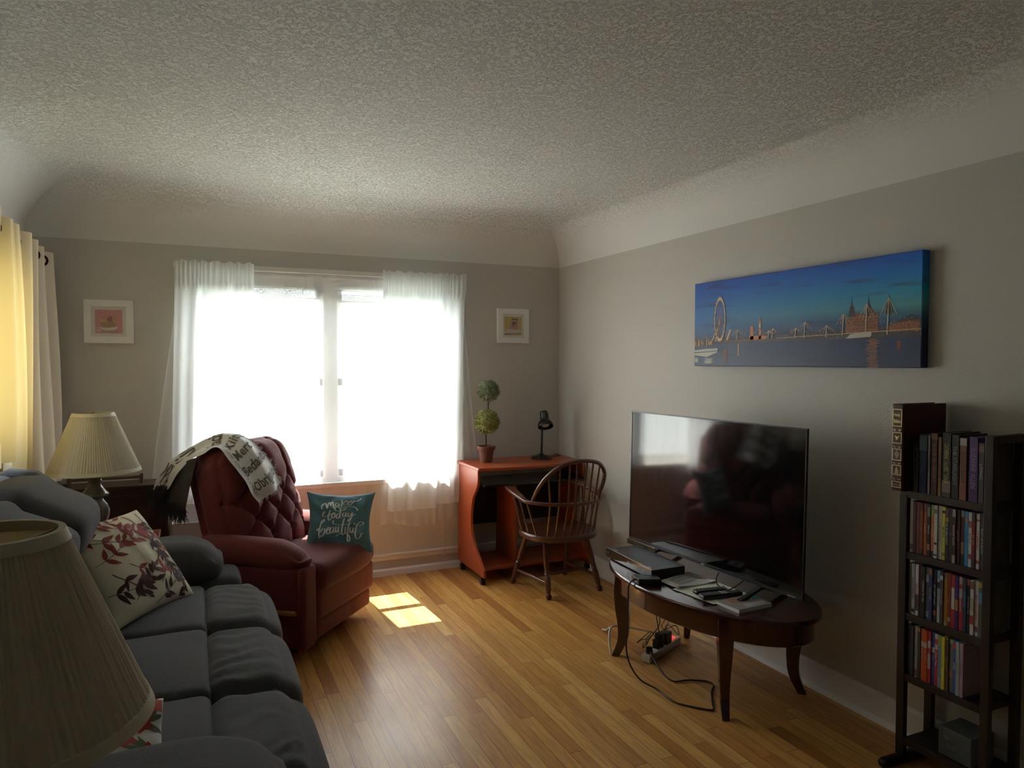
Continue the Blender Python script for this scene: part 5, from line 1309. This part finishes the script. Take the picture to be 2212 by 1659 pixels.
for za, zb_ in ((.228, .290), (.168, .208), (.108, .150), (.056, .092), (.012, .034)): gframe(bz0 + za, bz0 + zb_)
RT = (0, -1, 0)
put_text(b, 'Holy', (xg, yc, bz0 + .268), RT, (0, 0, 1), .014, .024, bold=.02); put_text(b, 'Bible', (xg, yc, bz0 + .247), RT, (0, 0, 1), .013, .026, bold=.02)
for z_ in (.220, .216, .158, .100, .044):
    for sg in (-1, 1): b.prism([(yc + sg * .003, bz0 + z_ - .003), (yc + sg * .016, bz0 + z_ + .001), (yc + sg * .010, bz0 + z_ - .004)], 'x', xg, xg + .001)
for k, w_ in enumerate((.004, .010, .016, .011, .007)): b.box(xg, xg + .001, yc - w_ / 1.6, yc + w_ / 1.6, bz0 + .118 + .006 * (4 - k), bz0 + .120 + .006 * (4 - k))
for k, w_ in enumerate((.012, .010, .009, .006, .003)): b.box(xg, xg + .001, yc - w_ / 1.6, yc + w_ / 1.6, bz0 + .062 + .005 * k, bz0 + .0645 + .005 * k)
b.prism([(yc - .010, bz0 + .198), (yc - .002, bz0 + .192), (yc + .010, bz0 + .196), (yc + .004, bz0 + .186), (yc + .004, bz0 + .178), (yc - .002, bz0 + .184)], 'x', xg, xg + .001)
put_text(b, 'Heirloom', (xg, yc, bz0 + .023), RT, (0, 0, 1), .006, .030)
obj('gilt_tooling', b, GD, cvr)
rows = [
 (.026, .178, .150, (.10, .095, .09), 'SMALL MIRACLES II', K, 'grey paperback, shortest book beside the tall maroon one', ((.88, 1, (.05, .03, .03)),)),
 (.034, .205, .150, (.018, .040, .13), 'Bible', (.06, .09, .2), 'thick dark blue book next to the grey paperback', ((.72, .98, (.09, .16, .24)),)),
 (.013, .203, .150, (.36, .37, .36), 'The Message', Gy, 'thin white book between the blue and the brown book', ()),
 (.028, .212, .150, (.075, .022, .014), 'JULIE M. NEARY', (.25, .12, .06), 'dark brown book with amber lettering beside the thin white one', ((.9, 1, (.20, .10, .04)),)),
 (.016, .200, .150, (.27, .15, .04), 'POSTCARDS FROM', (.10, .05, .02), 'narrow tan book right of the brown one', ()),
 (.036, .218, .150, (.010, .010, .010), 'CATHERINE CALVERT TUDOR', (.42, .40, .08), 'black book with yellow lettering and a picture at its foot', ((.06, .26, (.16, .13, .12)), (0, .07, (.06, .045, .02)))),
 (.030, .214, .150, (.014, .013, .015), 'THE STARLIGHT', (.20, .20, .20), 'black book with grey lettering in the middle of the top shelf', ()),
 (.028, .205, .150, (.22, .075, .020), 'KAREN SHAW', (.04, .03, .03), 'orange brown novel with a pale square at its head', ((.88, 1, (.36, .36, .34)), (.0, .22, (.20, .06, .02)))),
 (.006, .206, .150, (.035, .012, .04), '', K, 'very thin plum booklet left of the purple novel', ()),
 (.034, .212, .150, (.09, .035, .17), 'SUZANNE ALLEN', (.24, .18, .34), 'thick purple novel near the front post', ((.0, .48, (.05, .015, .11)),)),
 (.022, .196, .150, (.05, .045, .05), 'LIVING', (.30, .30, .30), 'grey black paperback wedged behind the near post', ((.84, .96, (.18, .09, .07)),)),
]
tot = sum(r_[0] for r_ in rows); avail = by0 - .002 - (SHY0 + .030); sc = avail / tot
y = by0 - .002
for i, (w_, h_, dp_, c, ti, tc_, lab, bands) in enumerate(rows):
    w2 = w_ * sc
    spine_item('book', 'book', 'books on the top shelf', SHX0 + .004, dp_ if i % 3 else .145, y, w2 - .0006, LV[4] + .0005, h_, c, ti, tc_, lab, bands, pages=True); y -= w2
# ---- film cases
F2 = [(.020, Wt, '', K, 'white film case at the far left of the upper film shelf', ((.05, .16, Gy),)), (.016, (.06, .012, .02), '', Wt, 'dark wine film case right of the first white one', ()),
 (1, Br, 'DISTRICT', (.3, .1, .08), 'maroon film case with faint red lettering, upper film shelf', ()), (1, (.20, .045, .012), 'FLAMES', (.35, .09, .03), 'burnt orange film case left of the brighter orange one', ((.86, 1, (.08, .02, .02)), (0, .1, K))),
 (1, (.30, .07, .012), 'BURNING', (.5, .35, .1), 'bright orange film case with yellow lettering, upper film shelf', ((.84, 1, (.14, .03, .02)),)), (1, K, 'JERICO', Wt, 'black film case with a pale emblem near its head', ((.12, .24, (.20, .16, .08)), (.76, .94, (.14, .14, .15)))),
 (1, (.40, .10, .03), 'WITNESSES', (.5, .4, .15), 'orange film case topped with lime green', ((.78, 1, (.18, .24, .04)), (0, .12, K))), (1, Wt, '', K, 'white film case with a black square near its foot, left of the plain one', ((.26, .30, K), (.85, .93, (.20, .12, .10)), (.05, .08, K))),
 (.017, (.50, .52, .53), 'TWICE IN LIFE', (.2, .2, .2), 'plain white film case with small grey lettering', ()), (1, Yl, 'MODERNS', K, 'lime yellow film case, upper film shelf', ((.88, .93, K), (.08, .14, (.2, .18, .02)))),
 (1, K, 'THE TRUMAN SHOW', Wt, 'black film case with bold white slanted lettering', ((.74, .82, (.25, .22, .06)), (.84, .98, (.12, .04, .03)))), (1, (.035, .012, .014), 'D', Gy, 'nearly black film case with one pale letter at its head', ()),
 (1, (.03, .02, .02), 'BRINGING DOWN', (.45, .38, .36), 'black film case with pale pink lettering and a grey foot', ((.86, 1, (.28, .28, .28)), (0, .15, (.25, .25, .25)))), (1, (.055, .016, .014), 'BATTLED', (.30, .13, .06), 'dark red film case with copper lettering', ()),
 (1, (.07, .018, .02), '', Wt, 'wine film case with a face printed low on its spine', ((.88, 1, (.22, .22, .23)), (.20, .42, (.26, .13, .09)), (0, .18, (.02, .02, .035)))), (1, Tl, 'GO FISH', (.02, .06, .3), 'bright sky blue film case, upper film shelf', ((.80, .88, (.28, .20, .16)),)),
 (1, Wt, 'MERMAID', (.25, .10, .12), 'white film case with blurred red title, right of the sky blue one', ((.72, .84, (.28, .10, .08)), (.15, .24, (.26, .06, .05)))), (1, (.16, .018, .02), 'JET KID', (.45, .28, .04), 'crimson film case with a yellow mark, upper film shelf', ((.84, 1, (.05, .04, .05)), (0, .16, (.03, .03, .04)))),
 (1, Wt, 'GRUMPIER MEN', (.4, .08, .06), 'white film case with red and black lettering near the front post', ((.86, .90, (.32, .10, .07)), (.1, .16, (.25, .05, .04)))), (1, (.05, .05, .055), 'BEAST OF FURIOUS', Wt, 'dark grey film case nearest the front post, upper film shelf', ())]
F3 = [(.017, (.12, .12, .12), '', K, 'grey film case at the far left of the middle film shelf', ()), (1, (.30, .30, .29), 'BLACK STALLION', K, 'pale grey film case with black lettering, middle film shelf', ((.05, .12, K),)), (1, Wt, 'AMERICANS', (.35, .02, .02), 'white film case with a small red title, middle film shelf', ((.1, .42, (.07, .03, .03)),)),
 (1, (.035, .012, .014), '', Wt, 'dark maroon film case without a readable title', ()), (1, K, 'LICENCE TO KILL', Wt, 'black film case with tall white lettering, middle film shelf', ()), (1, (.06, .065, .07), '', Wt, 'slate film case with a pale head band', ((.72, .86, (.25, .26, .26)), (.05, .16, (.2, .2, .2)))),
 (1, (.025, .05, .18), 'TWO WEEKS', (.28, .24, .18), 'dark blue film case with tan lettering', ((.88, 1, (.25, .09, .05)),)), (1, (.012, .014, .035), 'GET HAPPY PART', Wt, 'navy film case with white capitals and a crest low on it', ((.12, .22, (.25, .08, .05)),)), (1, (.36, .38, .40), 'GROWN UP LIFE', (.05, .10, .2), 'white film case with a pale blue head, middle film shelf', ((.84, 1, (.12, .28, .42)), (.66, .78, K))),
 (1, (.07, .065, .07), 'THE GOLDEN', (.35, .35, .35), 'charcoal film case right of the pale blue one', ((.84, .92, Wt),)), (1, (.34, .17, .02), '', Wt, 'mustard film case, middle film shelf', ((.0, .08, (.35, .30, .18)), (.9, 1, (.2, .1, .03)))), (1, (.20, .03, .014), 'FIRE', (.3, .12, .08), 'brick red film case right of the mustard one', ((.1, .18, (.3, .25, .2)),)),
 (1, Rd, '', Wt, 'scarlet film case with a white title box', ((.36, .76, Wt),)), (1, (.045, .022, .14), '', Wt, 'violet film case with a gold oval', ((.36, .56, (.30, .17, .04)),)), (1, (.36, .02, .02), 'TWO DRAGONS', Wt, 'red film case with white capitals, middle film shelf', ((.86, 1, (.30, .26, .25)), (.62, .78, (.3, .28, .27)))),
 (1, (.03, .04, .08), '', Wt, 'dusky blue film case left of the October one', ((.45, .75, (.05, .09, .18)),)), (1, (.01, .012, .014), 'October Sky', (.35, .36, .34), 'black film case with slim pale lettering and an orange head', ((.88, 1, (.20, .06, .03)),)),
 (1, Wt, '', K, 'white film case with a red patch at mid height', ((.84, .98, (.22, .08, .04)), (.2, .36, (.35, .02, .02)), (.45, .68, (.35, .34, .2)))), (1, (.50, .50, .50), 'MEET THE PARENTS', (.4, .02, .02), 'white film case with long red lettering, near the front post', ((.08, .18, (.2, .05, .05)),)), (1, (.09, .10, .08), '', Wt, 'olive film case with a sky blue patch, touching the front post', ((.9, 1, (.36, .27, .03)), (.62, .82, (.08, .24, .38))))]
F4 = [(.016, (.025, .035, .06), '', Wt, 'dark slate blue film case at the far left of the lowest film shelf', ()), (.014, (.02, .03, .06), '', Wt, 'second dark blue film case of the lowest film shelf', ()), (1, (.33, .34, .32), 'Hurlings', (.08, .08, .08), 'pale grey film case with dark script, lowest film shelf', ((.03, .16, (.28, .08, .07)),)), (1, (.04, .035, .05), '', Wt, 'dark plum film case with a tan head', ((.92, 1, (.25, .15, .08)),)),
 (1, Or, 'Disc One', (.45, .3, .2), 'orange red film case, first of the orange pair', ((.66, .76, (.42, .36, .32)),)), (1, (.44, .055, .016), 'Disc Two', (.5, .35, .2), 'orange red film case, second of the orange pair', ((.66, .76, (.42, .36, .32)),)), (1, (.32, .025, .03), 'BLITZ', Wt, 'crimson film case with a white oval and white title', ((.68, .82, (.44, .40, .38)), (.28, .56, (.36, .30, .30)))),
 (1, (.03, .06, .30), 'Tale', (.35, .35, .45), 'royal blue film case with a white oval', ((.62, .72, (.38, .38, .42)),)), (1, (.36, .03, .025), 'Hello Pets', Wt, 'red film case with a white head, right of the royal blue one', ((.9, 1, (.42, .42, .4)), (.70, .80, (.42, .38, .38)))), (1, (.10, .22, .32), '', Wt, 'light blue film case with a green head', ((.8, 1, (.20, .30, .08)), (0, .2, (.15, .3, .42)))),
 (1, (.52, .44, .02), 'Curious', (.15, .2, .04), 'bright yellow film case, lowest film shelf', ()), (1, (.10, .055, .022), 'WILD WEST', (.3, .22, .1), 'brown film case with a thin green head, right of the yellow one', ((.97, 1, (.2, .35, .04)),)), (1, (.16, .16, .12), '', Wt, 'khaki film case with an orange emblem', ((.92, 1, (.2, .38, .18)), (.3, .4, (.42, .18, .04)))),
 (1, (.04, .09, .25), 'BOBBY', Wt, 'blue film case with a red and white head', ((.85, .97, (.4, .06, .04)),)), (1, (.28, .34, .36), 'Sea Life', (.1, .12, .15), 'pale aqua film case, lowest film shelf', ()), (1, (.34, .24, .30), 'Princess', (.2, .06, .1), 'pale pink film case, last on the lowest film shelf', ())]
for rn, (rowdef, z, grp, full) in enumerate(((F2, LV[3], 'film cases on the upper film shelf', True), (F3, LV[2], 'film cases on the middle film shelf', True), (F4, LV[1], 'film cases on the lowest film shelf', False))):
    y = SHY1 - .031 - .004; end = SHY0 + .030
    cnt = len(rowdef); pitch = (y - end) / (20 if full else 20.5)
    rr = random.Random(rn)
    for i, (w_, c, ti, tc_, lab, bands) in enumerate(rowdef):
        wd = min(pitch, .0148)
        spine_item('film_case', 'film case', grp, SHX0 + .006, .135, y, wd - .0007, z + .0005, .182 + rr.uniform(-.001, .001), c, ti, tc_, lab, bands, dx=rr.uniform(0, .006)); y -= wd
# gift box on the lowest shelf
t = thing('keepsake_box', 'small slate grey box with faint pale script on the bottom shelf', 'box', (2.385, 1.535, LV[0]))
b = MB(); x0, x1, y0, y1, z0_, z1_ = 2.335, 2.455, 1.478, 1.592, LV[0] + .0005, LV[0] + .098
b.box(x0, x1, y0, y1, z0_, z1_); obj('box_body', b, mat('slate_paper', (.10, .12, .125), .6), t, bevel=.003)
b = MB()
for (yy, zz, L) in ((y1 - .02, .066, .034), (y1 - .032, .040, .056)):
    pts = [(x0 - .0008, yy - L * k / 22, z0_ + zz + .007 * sin(k * 1.9) * (1.6 if k in (1, 9) else 1)) for k in range(23)]; b.tube(smoothline(pts, 3), .0007, 4)
obj('faint_script', b, mat('faint_silver_print', (.30, .32, .30), .5), t)
